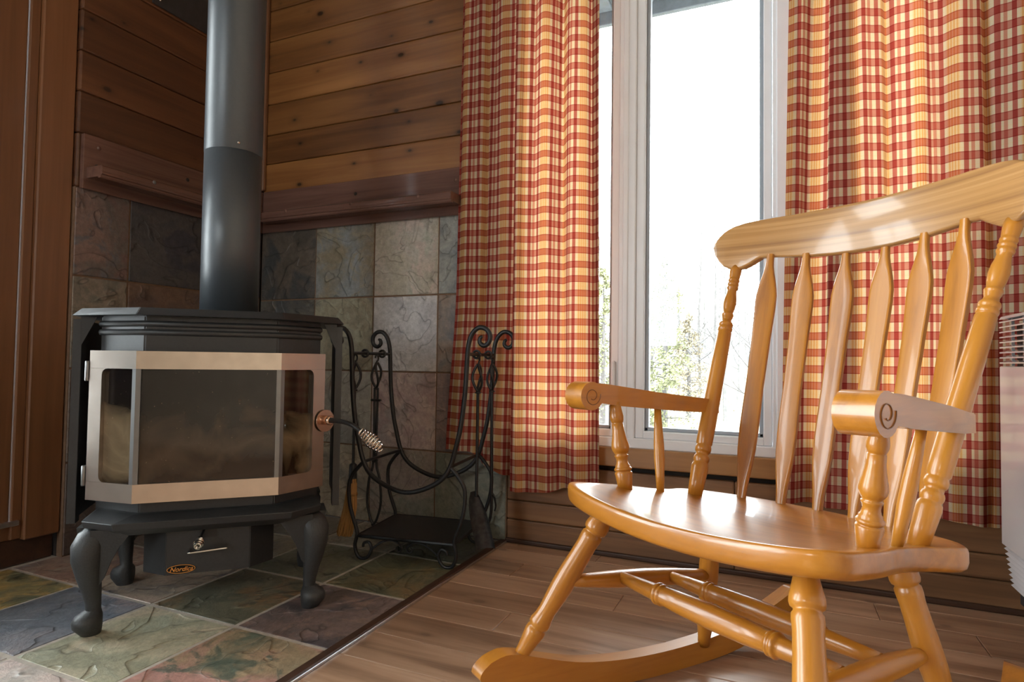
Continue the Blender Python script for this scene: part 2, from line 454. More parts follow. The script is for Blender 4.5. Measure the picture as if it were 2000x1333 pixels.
# hearth slate tiles
TX = [WX - 0.03, -1.835, -1.525, -1.219, -0.926]
TY = [0.48, 0.797, 1.114, 1.431, 1.748, 2.042]
TC = {  # (col,row): colours
 (0, 0): ((.30, .20, .15), (.22, .19, .16), (.14, .14, .13), None),
 (1, 0): ((.26, .22, .19), (.30, .25, .22), (.2, .2, .2), None),
 (2, 0): ((.42, .34, .32), (.48, .40, .36), (.36, .33, .30), None),
 (3, 0): ((.40, .24, .19), (.34, .26, .20), (.12, .16, .12), (.45, .36, .30)),
 (0, 1): ((.30, .20, .07), (.20, .17, .08), (.09, .10, .065), (.36, .24, .09)),
 (1, 1): ((.12, .135, .16), (.17, .17, .19), (.26, .20, .19), (.10, .12, .15)),
 (2, 1): ((.24, .235, .165), (.33, .31, .22), (.40, .34, .25), (.27, .28, .21)),
 (3, 1): ((.33, .18, .15), (.28, .21, .13), (.10, .12, .09), (.07, .095, .075)),
 (0, 2): ((.22, .13, .10), (.28, .18, .13), (.18, .13, .11), (.30, .24, .19)),
 (1, 2): ((.33, .25, .20), (.27, .22, .17), (.13, .12, .13), (.36, .30, .23)),
 (2, 2): ((.105, .10, .07), (.145, .135, .09), (.20, .13, .07), (.09, .09, .065)),
 (3, 2): ((.11, .09, .09), (.17, .125, .115), (.075, .065, .07), (.22, .15, .12)),
 (0, 3): ((.12, .10, .08), (.16, .12, .10), (.09, .08, .07), None),
 (1, 3): ((.16, .15, .11), (.2, .17, .12), (.12, .11, .09), None),
 (2, 3): ((.10, .105, .075), (.15, .15, .10), (.12, .11, .09), None),
 (3, 3): ((.095, .095, .06), (.14, .13, .075), (.18, .13, .065), (.10, .095, .06)),
 (0, 4): ((.1, .09, .08), (.13, .1, .09), (.09, .08, .07), None), (1, 4): ((.13, .11, .09), (.12, .11, .09), (.1, .09, .08), None),
 (2, 4): ((.2, .19, .15), (.25, .22, .17), (.16, .15, .12), None), (3, 4): ((.08, .085, .06), (.1, .1, .07), (.07, .07, .06), None)}
grout = obj('grout_bed', box_me('grout_bed', (HX1 - HX0 + 0.06, WY - TY[0] - 0.0, 0.010), 0, M['grout']), None, floor, ((HX0 + HX1 - 0.06) / 2, (WY + TY[0]) / 2, -0.0066))
for (i, j), cs in TC.items():
    a, b, c, d = TX[i], TX[i + 1], TY[j], TY[j + 1]
    m_ = slate('floor_slate_%d%d' % (i, j), *cs[:3], c4=cs[3], seed=i * 7 + j * 3 + 1, rough=0.42)
    me = box_me('tile', (b - a - 0.010, d - c - 0.010, 0.012), 0.002, m_)
    t = obj('tile', me, None, floor, ((a + b) / 2, (c + d) / 2, -0.006 + random.uniform(-.0006, .0008)))
# the threshold strip along the hearth: dark wood and a bright metal edge
tr = struct('trim_1', box_me('trim_1', (0.026, WY - 0.3, 0.012), 0.003, M['darkbase']), None, (-0.9135, (WY + 0.3) / 2, 0.002), label='dark wooden edge strip between the slate hearth and the floorboards')
obj('metal_edge', box_me('metal_edge', (0.004, WY - 0.3, 0.010), 0.001, M['alu']), None, tr, (0.0155, 0, -0.0005))

# ================================================================== WINDOW WALL (wall_front)
WIN = (-0.935, 0.535, 0.3695, 2.16)   # rough opening of the window
wf = bmesh.new()
D0 = 0.03
for (x0, x1, z0, z1) in ((WX - 0.2, WIN[0], 0, CZ), (WIN[1], RX + 0.2, 0, CZ), (WIN[0], WIN[1], 0, WIN[2] - 0.0), (WIN[0], WIN[1], WIN[3], CZ)):
    add_box(wf, ((x0 + x1) / 2, WY + D0 + 0.07, (z0 + z1) / 2), (x1 - x0, 0.14, z1 - z0))
wall_f = struct('wall_front', fin(wf, 'wall_front', M['backing']), label='knotty pine plank wall with the window')

def plank(par, x0, x1, z0, z1, mat, y=WY, th=0.028, rz=0.0, base=None, bev=0.006):
    """a board along local x; face at y (front) for the window wall"""
    me = box_me('plank', (x1 - x0 - 0.001, th, z1 - z0 - 0.0015), bev, mat, seg=2)
    return obj('plank', me, None, par, ((x0 + x1) / 2, y + th / 2, (z0 + z1) / 2))
zj = [1.222, 1.392, 1.534, 1.6664, 1.8075, 1.9536, 2.0994, 2.2411, 2.383, 2.525, 2.80, CZ]
for k in range(len(zj) - 1):
    plank(wall_f, WX, WIN[0], zj[k], zj[k + 1], M['pine'])
    plank(wall_f, WIN[1], RX, zj[k], zj[k + 1], M['pine'])
for z0, z1 in ((0.0, 0.083), (0.083, 0.152), (0.152, 0.2885)):
    xs = [-0.905, -0.30, 0.28, RX] if z0 == 0.083 else [-0.905, -0.12, RX]
    for a, b in zip(xs, xs[1:]): plank(wall_f, a, b, z0, z1, M['pine_low'], y=WY + 0.004, th=0.025)
for a, b in ((-0.905, WIN[0] + 0.0), (WIN[1], RX)):
    if b - a > 0.05:
        for z0, z1 in ((0.2885, 0.43), (0.43, 0.57), (0.57, 0.71), (0.71, 0.85), (0.85, 0.99), (0.99, 1.222)): plank(wall_f, a, b, z0, z1, M['pine_low'])
bb = struct('baseboard_front', box_me('baseboard_front', (RX + 0.905, 0.014, 0.017), 0.005, M['darkbase'], seg=2), None, ((RX - 0.905) / 2, WY - 0.004, 0.0085), label='thin dark moulding at the foot of the window wall')
# sill board under the window
sill = struct('trim_2', box_me('trim_2', (RX + 0.86, 0.03, 0.064), 0.004, M['sillwood'], seg=2), None, ((RX - 0.86) / 2, WY + 0.002, 0.3385), label='smooth orange-brown wooden apron under the white window')

# ---- white vinyl window: frame, mullion, two casement sashes
win = struct('window_1', None) if False else None
wb = bmesh.new()
FX0, FX1, FZ0, FZ1 = WIN[0], WIN[1], 0.3695, 2.16
yf = WY + 0.006                       # room side face of frame
def vbox(bm, x0, x1, z0, z1, y0, y1, bev=0.003): add_box(bm, ((x0 + x1) / 2, (y0 + y1) / 2, (z0 + z1) / 2), (x1 - x0, y1 - y0, z1 - z0), bev)
vbox(wb, FX0, FX0 + 0.045, FZ0, FZ1, yf, yf + 0.13); vbox(wb, FX1 - 0.045, FX1, FZ0, FZ1, yf, yf + 0.13)
vbox(wb, FX0, FX1, FZ0, FZ0 + 0.034, yf, yf + 0.13); vbox(wb, FX0, FX1, FZ1 - 0.04, FZ1, yf, yf + 0.13)
window = struct('window_1', fin(wb, 'window_1', M['vinyl']), label='white framed triple casement window')
mb = bmesh.new(); vbox(mb, -0.4975, -0.4400, FZ0 + 0.03, FZ1 - 0.03, yf + 0.002, yf + 0.13)
vbox(mb, -0.4830, -0.4640, FZ0 + 0.03, FZ1 - 0.03, yf - 0.004, yf + 0.02)
obj('mullion', fin(mb, 'mullion', M['vinyl']), None, window)
mb = bmesh.new(); vbox(mb, -0.0095, 0.0560, FZ0 + 0.03, FZ1 - 0.03, yf + 0.002, yf + 0.13)
vbox(mb, 0.0020, 0.0450, FZ0 + 0.03, FZ1 - 0.03, yf - 0.004, yf + 0.02)
obj('mullion', fin(mb, 'mullion', M['vinyl']), None, window)
def sash(x0, x1, z0, z1, gx0, gx1, gz0, gz1):
    b = bmesh.new(); ya, yb = yf + 0.014, yf + 0.06
    vbox(b, x0, gx0, z0, z1, ya, yb); vbox(b, gx1, x1, z0, z1, ya, yb); vbox(b, gx0 - 0.002, gx1 + 0.002, z0, gz0, ya, yb); vbox(b, gx0 - 0.002, gx1 + 0.002, gz1, z1, ya, yb)
    s = obj('sash', fin(b, 'sash', M['vinyl']), None, window)
    g = bmesh.new(); w = 0.012; yc, yd = yf + 0.036, yf + 0.064
    vbox(g, gx0, gx0 + w, gz0, gz1, yc, yd, 0.002); vbox(g, gx1 - w, gx1, gz0, gz1, yc, yd, 0.002); vbox(g, gx0, gx1, gz0, gz0 + w, yc, yd, 0.002); vbox(g, gx0, gx1, gz1 - w, gz1, yc, yd, 0.002)
    obj('glazing_bead', fin(g, 'glazing_bead', M['vinyl_grey']), None, s)
    obj('glass_pane', box_me('glass_pane', (gx1 - gx0 - 0.004, 0.004, gz1 - gz0 - 0.004), 0, M['glass'], c=((gx0 + gx1) / 2, yf + 0.05, (gz0 + gz1) / 2)), None, s)
    return s
sash(-0.440, -0.010, FZ0 + 0.034, FZ1 - 0.04, -0.4105, -0.036, 0.428, 2.08)
sash(0.056, FX1 - 0.045, FZ0 + 0.034, FZ1 - 0.04, 0.0855, 0.4605, 0.428, 2.08)
sL = sash(FX0 + 0.045, -0.4975, FZ0 + 0.034, FZ1 - 0.04, -0.858, -0.5245, 0.428, 2.08)
lb = bmesh.new(); vbox(lb, -0.519, -0.507, 0.56, 0.665, yf - 0.006, yf + 0.016, 0.004)
obj('latch', fin(lb, 'latch', M['vinyl']), None, window)

# wall tiles, window-wall side
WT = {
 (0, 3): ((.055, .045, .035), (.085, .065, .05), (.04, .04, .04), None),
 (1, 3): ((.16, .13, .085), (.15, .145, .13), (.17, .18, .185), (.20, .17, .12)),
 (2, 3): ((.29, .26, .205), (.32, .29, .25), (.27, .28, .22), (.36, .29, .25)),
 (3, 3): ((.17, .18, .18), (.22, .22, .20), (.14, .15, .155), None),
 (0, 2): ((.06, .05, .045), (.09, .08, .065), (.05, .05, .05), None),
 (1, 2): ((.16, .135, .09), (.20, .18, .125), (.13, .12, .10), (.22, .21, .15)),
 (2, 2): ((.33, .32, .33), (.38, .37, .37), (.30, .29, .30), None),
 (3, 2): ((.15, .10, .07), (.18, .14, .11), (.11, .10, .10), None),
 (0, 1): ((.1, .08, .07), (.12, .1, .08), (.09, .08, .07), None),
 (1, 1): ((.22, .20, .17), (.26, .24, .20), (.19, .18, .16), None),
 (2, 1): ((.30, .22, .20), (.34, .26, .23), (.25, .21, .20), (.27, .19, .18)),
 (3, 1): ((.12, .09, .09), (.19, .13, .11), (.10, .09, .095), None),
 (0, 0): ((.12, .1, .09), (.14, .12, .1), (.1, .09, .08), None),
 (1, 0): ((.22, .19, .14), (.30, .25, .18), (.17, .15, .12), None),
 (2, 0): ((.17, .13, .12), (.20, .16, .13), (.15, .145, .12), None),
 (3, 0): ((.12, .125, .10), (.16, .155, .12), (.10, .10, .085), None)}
txs = [WX, -1.819, -1.514, -1.209, -0.905]
tzs = [0.0, 0.305, 0.610, 0.915, 1.222]
obj('grout_bed', box_me('grout_bed', (txs[-1] - txs[0], 0.03, 1.222), 0.001, M['grout_wall']), None, wall_f, ((txs[0] + txs[-1]) / 2, WY + 0.0185, 0.611))
for (i, j), cs in WT.items():
    a, b, c, d = txs[i], txs[i + 1], tzs[j], tzs[j + 1]
    m_ = slate('wall_slate_%d%d' % (i, j), *cs[:3], c4=cs[3], seed=40 + i * 5 + j * 9, rough=0.45)
    me = box_me('tile', (b - a - 0.006, 0.014, d - c - 0.006), 0.002, m_)
    obj('tile', me, None, wall_f, ((a + b) / 2, WY + 0.007 + random.uniform(-.001, .001), (c + d) / 2))

# ================================================================== LEFT WALL
wl = bmesh.new()
LD = WX - 0.045               # door part of the wall lies back a little
GY0, GY1 = -1.75, 0.13        # glazed opening further along, out of frame
for (y0, y1, z0, z1, xf) in ((1.245, WY + 0.03, 0, CZ, WX - 0.03), (0.30, 1.245, 2.08, 2.26, LD - 0.01), (0.30, 1.245, 3.05, CZ, LD - 0.01), (1.10, 1.245, 2.26, 3.05, LD - 0.01), (GY1, 0.30, 0, CZ, LD - 0.01), (GY0, GY1, 0, 0.05, LD - 0.01), (GY0, GY1, 3.05, CZ, LD - 0.01), (BY - 0.1, GY0, 0, CZ, LD - 0.01)):
    add_box(wl, (xf - 0.07, (y0 + y1) / 2, (z0 + z1) / 2), (0.14, y1 - y0, z1 - z0))
wall_l = struct('wall_left', fin(wl, 'wall_left', M['backing']), label='stained pine wall with shade darkened into its boards, slate lower half behind the stove')
def plank_l(y0, y1, z0, z1, mat, th=0.028):
    me = box_me('plank', (y1 - y0 - 0.001, th, z1 - z0 - 0.0015), 0.006, mat, seg=2)
    return obj('plank', me, None, wall_l, (WX - th / 2, (y0 + y1) / 2, (z0 + z1) / 2), (0, 0, PI / 2))
zl = [1.222, 1.405, 1.547, 1.685, 1.825, 1.966, 2.107, 2.25, 2.39, 2.53, 2.80, CZ]
for k in range(len(zl) - 1):
    plank_l(1.246, WY, zl[k], zl[k + 1], M['pine_shaded'])
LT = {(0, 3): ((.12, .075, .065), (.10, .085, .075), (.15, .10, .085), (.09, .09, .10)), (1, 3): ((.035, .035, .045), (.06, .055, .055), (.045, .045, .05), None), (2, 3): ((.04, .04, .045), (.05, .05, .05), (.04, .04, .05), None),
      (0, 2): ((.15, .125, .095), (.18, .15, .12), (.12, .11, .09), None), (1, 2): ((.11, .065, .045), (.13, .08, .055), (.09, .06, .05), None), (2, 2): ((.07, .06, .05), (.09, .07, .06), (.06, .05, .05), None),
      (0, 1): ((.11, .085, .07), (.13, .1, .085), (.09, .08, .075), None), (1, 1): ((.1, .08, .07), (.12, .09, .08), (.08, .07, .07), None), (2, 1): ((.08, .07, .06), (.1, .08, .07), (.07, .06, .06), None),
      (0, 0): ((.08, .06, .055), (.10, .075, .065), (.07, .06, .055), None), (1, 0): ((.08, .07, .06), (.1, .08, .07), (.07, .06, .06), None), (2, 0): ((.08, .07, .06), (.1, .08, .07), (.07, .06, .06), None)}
tys = [1.246, 1.4335, 1.7385, WY]
tzl = [0.0, 0.305, 0.615, 0.925, 1.222]
obj('grout_bed', box_me('grout_bed', (0.03, WY - 1.246, 1.222), 0.001, M['grout_wall']), None, wall_l, (WX - 0.0185, (WY + 1.246) / 2, 0.611))
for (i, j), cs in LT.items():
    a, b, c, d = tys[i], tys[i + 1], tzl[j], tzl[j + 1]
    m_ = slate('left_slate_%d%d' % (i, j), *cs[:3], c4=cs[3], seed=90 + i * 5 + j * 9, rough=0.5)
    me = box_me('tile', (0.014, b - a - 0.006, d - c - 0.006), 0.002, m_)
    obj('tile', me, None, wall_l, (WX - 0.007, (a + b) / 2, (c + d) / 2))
struct('trim_3', box_me('trim_3', (0.02, 0.02, CZ - 1.41), 0.006, M['casing'], seg=2), None, (WX + 0.010, WY - 0.010, (CZ + 1.41) / 2), label='narrow wooden corner strip behind the stove pipe')
hs = obj('heat_shield', box_me('heat_shield', (0.006, 0.56, 0.42), 0.002, M['shield']), None, None, (WX + 0.006, 1.765, 2.185))
tag(hs, 'dark grey metal heat shield panel high on the left plank wall behind the stove pipe', 'panel')
obj('screw', lathe_me('screw', [(0.0, 0.003), (0.003, 0.002), (0.004, 0.0)], 10, M['chrome'], cap=False), None, hs, (0.003, -0.25, -0.185), (0, PI / 2, 0))

# door and casing at the left edge of the picture
cb = bmesh.new()
add_box(cb, (LD + 0.014, 1.1925, 1.12), (0.036, 0.104, 2.08), 0.004)
add_box(cb, (LD + 0.014, 0.245, 1.12), (0.036, 0.104, 2.08), 0.004)
add_box(cb, (LD + 0.014, 0.7185, 2.11), (0.036, 1.05, 0.104), 0.004)
cas = struct('trim_4', fin(cb, 'trim_4', M['casing']), label='orange-brown wooden casing around the door at the left edge')
obj('door_stop', box_me('door_stop', (0.024, 0.030, 1.99), 0.004, M['casing'], seg=2), None, cas, (LD + 0.006, 1.1255, 1.08))
db = bmesh.new()
for (cy, cz, sy, sz) in ((1.035, 1.105, 0.146, 1.93), (0.373, 1.105, 0.146, 1.93), (0.704, 1.995, 0.53, 0.15), (0.704, 0.235, 0.53, 0.19)):
    add_box(db, (LD - 0.008, cy, cz), (0.044, sy, sz), 0.004)
door = struct('door_1', fin(db, 'door_1', M['casing']), label='stained wooden glazed door at the left edge')
obj('glass_pane', box_me('glass_pane', (0.006, 0.53, 1.60), 0.0, M['glass']), None, door, (LD - 0.010, 0.704, 1.125))
for (cy, cz, sy, sz) in ((0.704, 1.125, 0.026, 1.60), (0.704, 0.86, 0.53, 0.026), (0.704, 1.40, 0.53, 0.026)):
    obj('glazing_bar', box_me('glazing_bar', (0.03, sy, sz), 0.004, M['vinyl']), None, door, (LD - 0.008, cy, cz))
th_ = struct('trim_5', box_me('trim_5', (0.035, 0.86, 0.016), 0.003, M['alu'], seg=2), None, (LD + 0.010, 0.70, 0.137), label='metal threshold strip under the door')
struct('baseboard_left', box_me('baseboard_left', (0.05, 1.0, 0.085), 0.004, M['darkbase']), None, (LD - 0.023, 0.743, 0.0425), label='dark plinth board below the door and casing')
struct('trim_6', box_me('trim_6', (0.03, 0.92, 0.05), 0.004, M['casing'], seg=2), None, (LD - 0.008, 0.71, 0.108), label='wooden sub-sill under the door')

# ================================================================== rest of the room shell (out of frame)
rb = bmesh.new(); add_box(rb, (RX + 0.07, (WY + BY) / 2, CZ / 2), (0.14, WY - BY + 0.3, CZ))
struct('wall_right', fin(rb, 'wall_right', M['white_wall']), label='tan right wall carrying the heater')
kb = bmesh.new()
for (x0, x1, z0, z1) in ((WX - 0.3, -2.0, 0, CZ), (-1.0, RX + 0.1, 0, CZ), (-2.0, -1.0, 0, 0.8), (-2.0, -1.0, 2.0, CZ)):
    add_box(kb, ((x0 + x1) / 2, BY - 0.07, (z0 + z1) / 2), (x1 - x0, 0.14, z1 - z0))
struct('wall_back', fin(kb, 'wall_back', M['white_wall']), label='rear wall with a window opening added for front fill light')
def simple_window(name, horiz, a0, a1, z0, z1, pos, lab, bars=2):
    b = bmesh.new(); w = 0.06
    segs = [(a0, a0 + w, z0, z1), (a1 - w, a1, z0, z1), (a0, a1, z0, z0 + w), (a0, a1, z1 - w, z1)] + [(a0 + (a1 - a0) * k / bars - w / 2, a0 + (a1 - a0) * k / bars + w / 2, z0, z1) for k in range(1, bars)]
    for (p, q, r, s) in segs:
        if horiz: add_box(b, ((p + q) / 2, pos, (r + s) / 2), (q - p, 0.08, s - r), 0.003)
        else: add_box(b, (pos, (p + q) / 2, (r + s) / 2), (0.08, q - p, s - r), 0.003)
    w_ = struct(name, fin(b, name, M['vinyl']), label=lab)
    sz = (a1 - a0 - 0.1, 0.004, z1 - z0 - 0.1) if horiz else (0.004, a1 - a0 - 0.1, z1 - z0 - 0.1)
    c = ((a0 + a1) / 2, pos, (z0 + z1) / 2) if horiz else (pos, (a0 + a1) / 2, (z0 + z1) / 2)
    obj('glass_pane', box_me('glass_pane', sz, 0, M['glass'], c=c), None, w_)
simple_window('added_window_4', False, 0.30, 1.10, 2.26, 3.05, LD - 0.09, 'unseen transom added above the door for more high light', 1)  # unseen transom, added so more light comes in from higher up
simple_window('window_2', False, GY0, GY1, 0.05, 3.05, LD - 0.09, 'tall glazed patio window in the left wall')
simple_window('added_window_3', True, -2.0, -1.0, 0.8, 2.0, BY - 0.07, 'unseen window added in the rear wall for front fill light', 2)  # unseen rear window, added to fill the room from the front
cbm = bmesh.new(); add_box(cbm, ((WX + RX) / 2, (WY + BY) / 2, CZ + 0.05), (RX - WX + 0.9, WY - BY + 0.6, 0.1))
struct('ceiling', fin(cbm, 'ceiling', M['white_wall']), label='tan board ceiling')

# ================================================================== SHELVES over the slate
def shelf_profile(y_wall, d):   # outline in (depth from wall, z)
    return [(0.016, 1.252), (d - 0.022, 1.252), (d - 0.020, 1.247), (d - 0.010, 1.2465), (d - 0.006, 1.251), (d - 0.006, 1.2565), (d - 0.001, 1.259), (d, 1.2635), (d - 0.002, 1.268), (d + 0.0, 1.2735), (d - 0.001, 1.283), (d - 0.006, 1.288), (0.016, 1.288)]
def plug(par, loc, rot, m=None):
    return obj('wood_plug', lathe_me('wood_plug', [(0.007, -0.002), (0.007, 0.001), (0.005, 0.003), (0.0005, 0.0042)], 14, m or M['casing'], cap=False), None, par, loc, rot)
s1 = thing('wall_shelf', 'dark mahogany shelf with plugged back board on the window wall right of the stove pipe', 'shelf', (0, 0, 0))
obj('back_board', box_me('back_board', (1.09, 0.018, 0.186), 0.002, M['mahog'], c=(0, 0, 0)), None, s1, (WX + 0.02 + 0.545, WY - 0.0095, 1.309))
pr = shelf_profile(WY, 0.10)
X0_, X1_ = WX + 0.05, -1.103
me = prism_me('ledge', pr, lambda p: (-(X1_ - X0_) / 2, -p[0], p[1]), lambda p: ((X1_ - X0_) / 2, -p[0], p[1]), M['mahog'])
obj('ledge', me, None, s1, ((X0_ + X1_) / 2, WY, 0))
for x, z in ((-1.60, 1.345), (-1.128, 1.352)): plug(s1, (x, WY - 0.0185, z), (PI / 2, 0, 0), M['backing'] if x < -1.5 else M['mahog'])
for x in (-1.90, -1.56, -1.245): plug(s1, (x, WY - 0.0985, 1.2795), (PI / 2, 0, 0), M['mahog'])
s2 = thing('wall_shelf', 'dark mahogany shelf with moulded edge on the left wall behind the stove', 'shelf', (0, 0, 0))
obj('back_board', box_me('back_board', (0.77, 0.018, 0.186), 0.002, M['mahog']), None, s2, (WX + 0.0095, 1.256 + 0.385, 1.309), (0, 0, PI / 2))
Y0_, Y1_ = 1.268, WY - 0.11
me = prism_me('ledge', pr, lambda p: (-(Y1_ - Y0_) / 2, -p[0], p[1]), lambda p: ((Y1_ - Y0_) / 2, -p[0], p[1]), M['mahog'])
obj('ledge', me, None, s2, (WX, (Y0_ + Y1_) / 2, 0), (0, 0, PI / 2))
for y, z, m_ in ((1.305, 1.365, M['mahog']), (1.30, 1.30, M['backing']), (1.645, 1.352, M['backing'])): plug(s2, (WX + 0.0185, y, z), (0, PI / 2, 0), m_)
plug(s2, (WX + 0.0985, 1.45, 1.2795), (0, PI / 2, 0), M['steelbar'])

# ================================================================== CURTAINS
def curtain(name, fx, fy, ztop, zbot, t0=0.0, t1=1.0, hem=None, nz=64, nt=460, s0=0.0, dy=0.0):
    """surface x=fx(t,z), y=fy(t,z); cloth coordinate = arc length along the folds"""
    ts = [i / nt for i in range(nt + 1)]
    s = [s0]; zz = 1.2
    for a, b in zip(ts, ts[1:]):
        s.append(s[-1] + math.hypot(fx(b, zz) - fx(a, zz), fy(b, zz) - fy(a, zz)))
    idx = [i for i, t in enumerate(ts) if t0 - 1e-6 <= t <= t1 + 1e-6]
    vs, fs, uv = [], [], []
    for i in idx:
        t = ts[i]; zb = zbot(t); zt = zb + hem if hem else ztop
        n = 3 if hem else nz
        for j in range(n + 1):
            z = zb + (zt - zb) * j / n
            vs.append((fx(t, z), fy(t, z) + dy, z)); uv.append((s[i], z))
    n = 3 if hem else nz
    for i in range(len(idx) - 1):
        for j in range(n):
            a = i * (n + 1) + j
            fs.append((a, a + n + 1, a + n + 2, a + 1))
    me = mesh(name, vs, fs, M['plaid'])
    l = me.uv_layers.new(name='cloth')
    for lp in me.loops: l.data[lp.index].uv = uv[lp.vertex_index]
    for p in me.polygons: p.use_smooth = True
    return me

def smooth(a, b, x):
    t = max(0, min(1, (x - a) / (b - a))); return t * t * (3 - 2 * t)

def fold_x(t, a, b, A, w, W):
    """progress along the rod with one pleat folded over itself (three layers) between a and b"""
    if t < a: return A * t / a
    if t > b: return A + w + (W - A - w) * (t - b) / (1 - b)
    q = 3 * (t - a) / (b - a)
    if q < 1: return A + w * smooth(0, 1, q)
    if q < 2: return A + w * (1 - smooth(0, 1, q - 1))
    return A + w * smooth(0, 1, q - 2)
def fold_y(t, a, b, d): return d * smooth(a, b, t) * (1 - smooth(b, b + 0.16, t))

def lph(t, z): return 2 * PI * (4.6 * t + 0.55 * t * t + 0.05 * math.sin(1.7 * z + 5 * t)) + 0.4
def lx(t, z):
    lo = 1 - smooth(0.3, 0.95, z)
    w = 0.030 + 0.012 * smooth(1.6, 0.4, z) if False else 0.036 - 0.008 * math.sin(1.5 * z)
    x = -1.112 + fold_x(t, 0.40, 0.56, 0.262, w, 0.565) + 0.006 * (z - 1.2) * (1 - 2 * t)
    x += -0.03 * lo * (1 - t) ** 3
    k = 0.012 * (1 - smooth(0.36, 0.42, t)) + 0.010 * smooth(0.58, 0.66, t)
    return x - k * math.sin(lph(t, z) + 0.5) * smooth(0.0, 0.05, t) * (1 - smooth(0.95, 1.0, t))
def ly(t, z):
    base = WY - 0.030 - 0.040 * smooth(0.30, 0.55, t)
    amp = (0.012 + 0.014 * smooth(0.3, 0.55, t)) * (0.8 + 0.2 * math.sin(7 * t + 1.3 * z)) * (1 - 0.3 * smooth(0.75, 1, t))
    f = -math.cos(lph(t, z)) * amp * (1 - 0.7 * smooth(0.36, 0.42, t) * (1 - smooth(0.56, 0.64, t)))
    f += 0.004 * math.sin(2 * PI * (12.7 * t + 0.25 * z) + 1.0) + fold_y(t, 0.40, 0.56, 0.026)
    return min(base - f, WY - 0.010)
cl = thing('curtain', 'red and cream plaid curtain hanging on the left side of the window', 'curtain', (0, 0, 0))
def lzb(t): return 0.322 - 0.075 * smooth(0.10, 0.34, t) - 0.042 * smooth(0.42, 0.47, t) + 0.04 * smooth(0.6, 1.0, t)
obj('cloth', curtain('cloth', lx, ly, 2.252, lzb), None, cl)
obj('bottom_hem', curtain('bottom_hem', lx, ly, 2.252, lzb, hem=0.045, dy=0.003), None, cl)
obj('side_hem', curtain('side_hem', lx, ly, 2.252, lzb, t0=0.955, dy=0.003), None, cl)
def rph(t, z): return 2 * PI * (5.3 * t + 0.06 * math.sin(1.9 * z + 4 * t)) + 2.4
def rx(t, z):
    k = 0.009 * (1 - smooth(0.10, 0.16, t)) + 0.009 * smooth(0.40, 0.5, t)
    w = 0.084 - 0.02 * smooth(0.8, 2.0, z)
    return 0.028 + 0.016 * (z - 1.2) * (1 - t) + fold_x(t, 0.16, 0.38, 0.112, w, 0.585) - k * math.sin(rph(t, z) + 0.4) * smooth(0.0, 0.05, t)
def ry(t, z):
    base = WY - 0.052
    amp = 0.019 * (0.75 + 0.25 * math.cos(5 * t + 0.8 * z)) * (1.3 - 0.5 * t) * (1 - 0.75 * smooth(0.12, 0.18, t) * (1 - smooth(0.38, 0.46, t)))
    f = -math.cos(rph(t, z)) * amp
    f += 0.004 * math.sin(2 * PI * (13.9 * t - 0.2 * z)) + fold_y(t, 0.16, 0.38, 0.026)
    return base - f
cr = thing('curtain', 'red and cream plaid curtain on the right side of the window behind the rocking chair', 'curtain', (0, 0, 0))
def rzb(t): return 0.25 - 0.012 * smooth(0.2, 0.9, t) + 0.004 * math.sin(20 * t)
obj('cloth', curtain('cloth', rx, ry, 2.252, rzb, s0=0.03), None, cr)
obj('bottom_hem', curtain('bottom_hem', rx, ry, 2.252, rzb, hem=0.045, s0=0.03, dy=0.003), None, cr)
obj('side_hem', curtain('side_hem', rx, ry, 2.252, rzb, t1=0.035, s0=0.03, dy=0.003), None, cr)
rod = thing('curtain_rod', 'thin curtain rod above the window', 'curtain rod', (0, 0, 0))
obj('rod', tube_me('rod', [(-1.12, WY - 0.055, 2.268), (0.65, WY - 0.055, 2.268)], 0.008, 10, M['wrought']), None, rod)
for x in (-1.115, -0.45, 0.62): obj('bracket', box_me('bracket', (0.012, 0.066, 0.012), 0.002, M['wrought']), None, rod, (x, WY - 0.030, 2.268))

# ================================================================== WOOD STOVE
SO = Vector((-1.4339, 1.2354, 0)); SA = math.radians(44.6)
stove = thing('wood_stove', 'black cast iron wood stove with nickel framed bay glass door on the slate hearth', 'wood stove', SO, SA)
def sp(name, me, parent=None, loc=(0, 0, 0), rot=(0, 0, 0)): return obj(name, me, None, parent or stove, loc, rot)
def sym(pts):  # right half outline (front to back) -> closed outline, counter-clockwise
    return [(u, v) for u, v in pts] + [(-u, v) for u, v in reversed(pts)]
BACK = 0.24
sp('top_plate', frustum_me('top_plate', sym([(0.1645, -0.2333), (0.3257, -0.1049), (0.3257, BACK - 0.03), (0.18, BACK)]), sym([(0.1600, -0.2081), (0.3100, -0.0850), (0.3100, BACK - 0.05), (0.17, BACK - 0.02)]), 0.7575, 0.777, M['iron'], 0.0012))
body = sp('firebox', frustum_me('firebox', sym([(0.1508, -0.200), (0.262, -0.105), (0.262, 0.19), (0.15, 0.21)]), sym([(0.1504, -0.200), (0.262, -0.105), (0.262, 0.19), (0.15, 0.21)]), 0.262, 0.7575, M['iron'], 0.003))
# hood beads
for k, (z, o_) in enumerate(((0.7175, 0.006), (0.7385, 0.009))):
    pth = [(-0.262, -0.105, z), (-0.1506, -0.2003, z), (0.1506, -0.2003, z), (0.262, -0.105, z)]
    sp('hood_bead', tube_me('hood_bead', pth, 0.0075, 10, M['iron']))
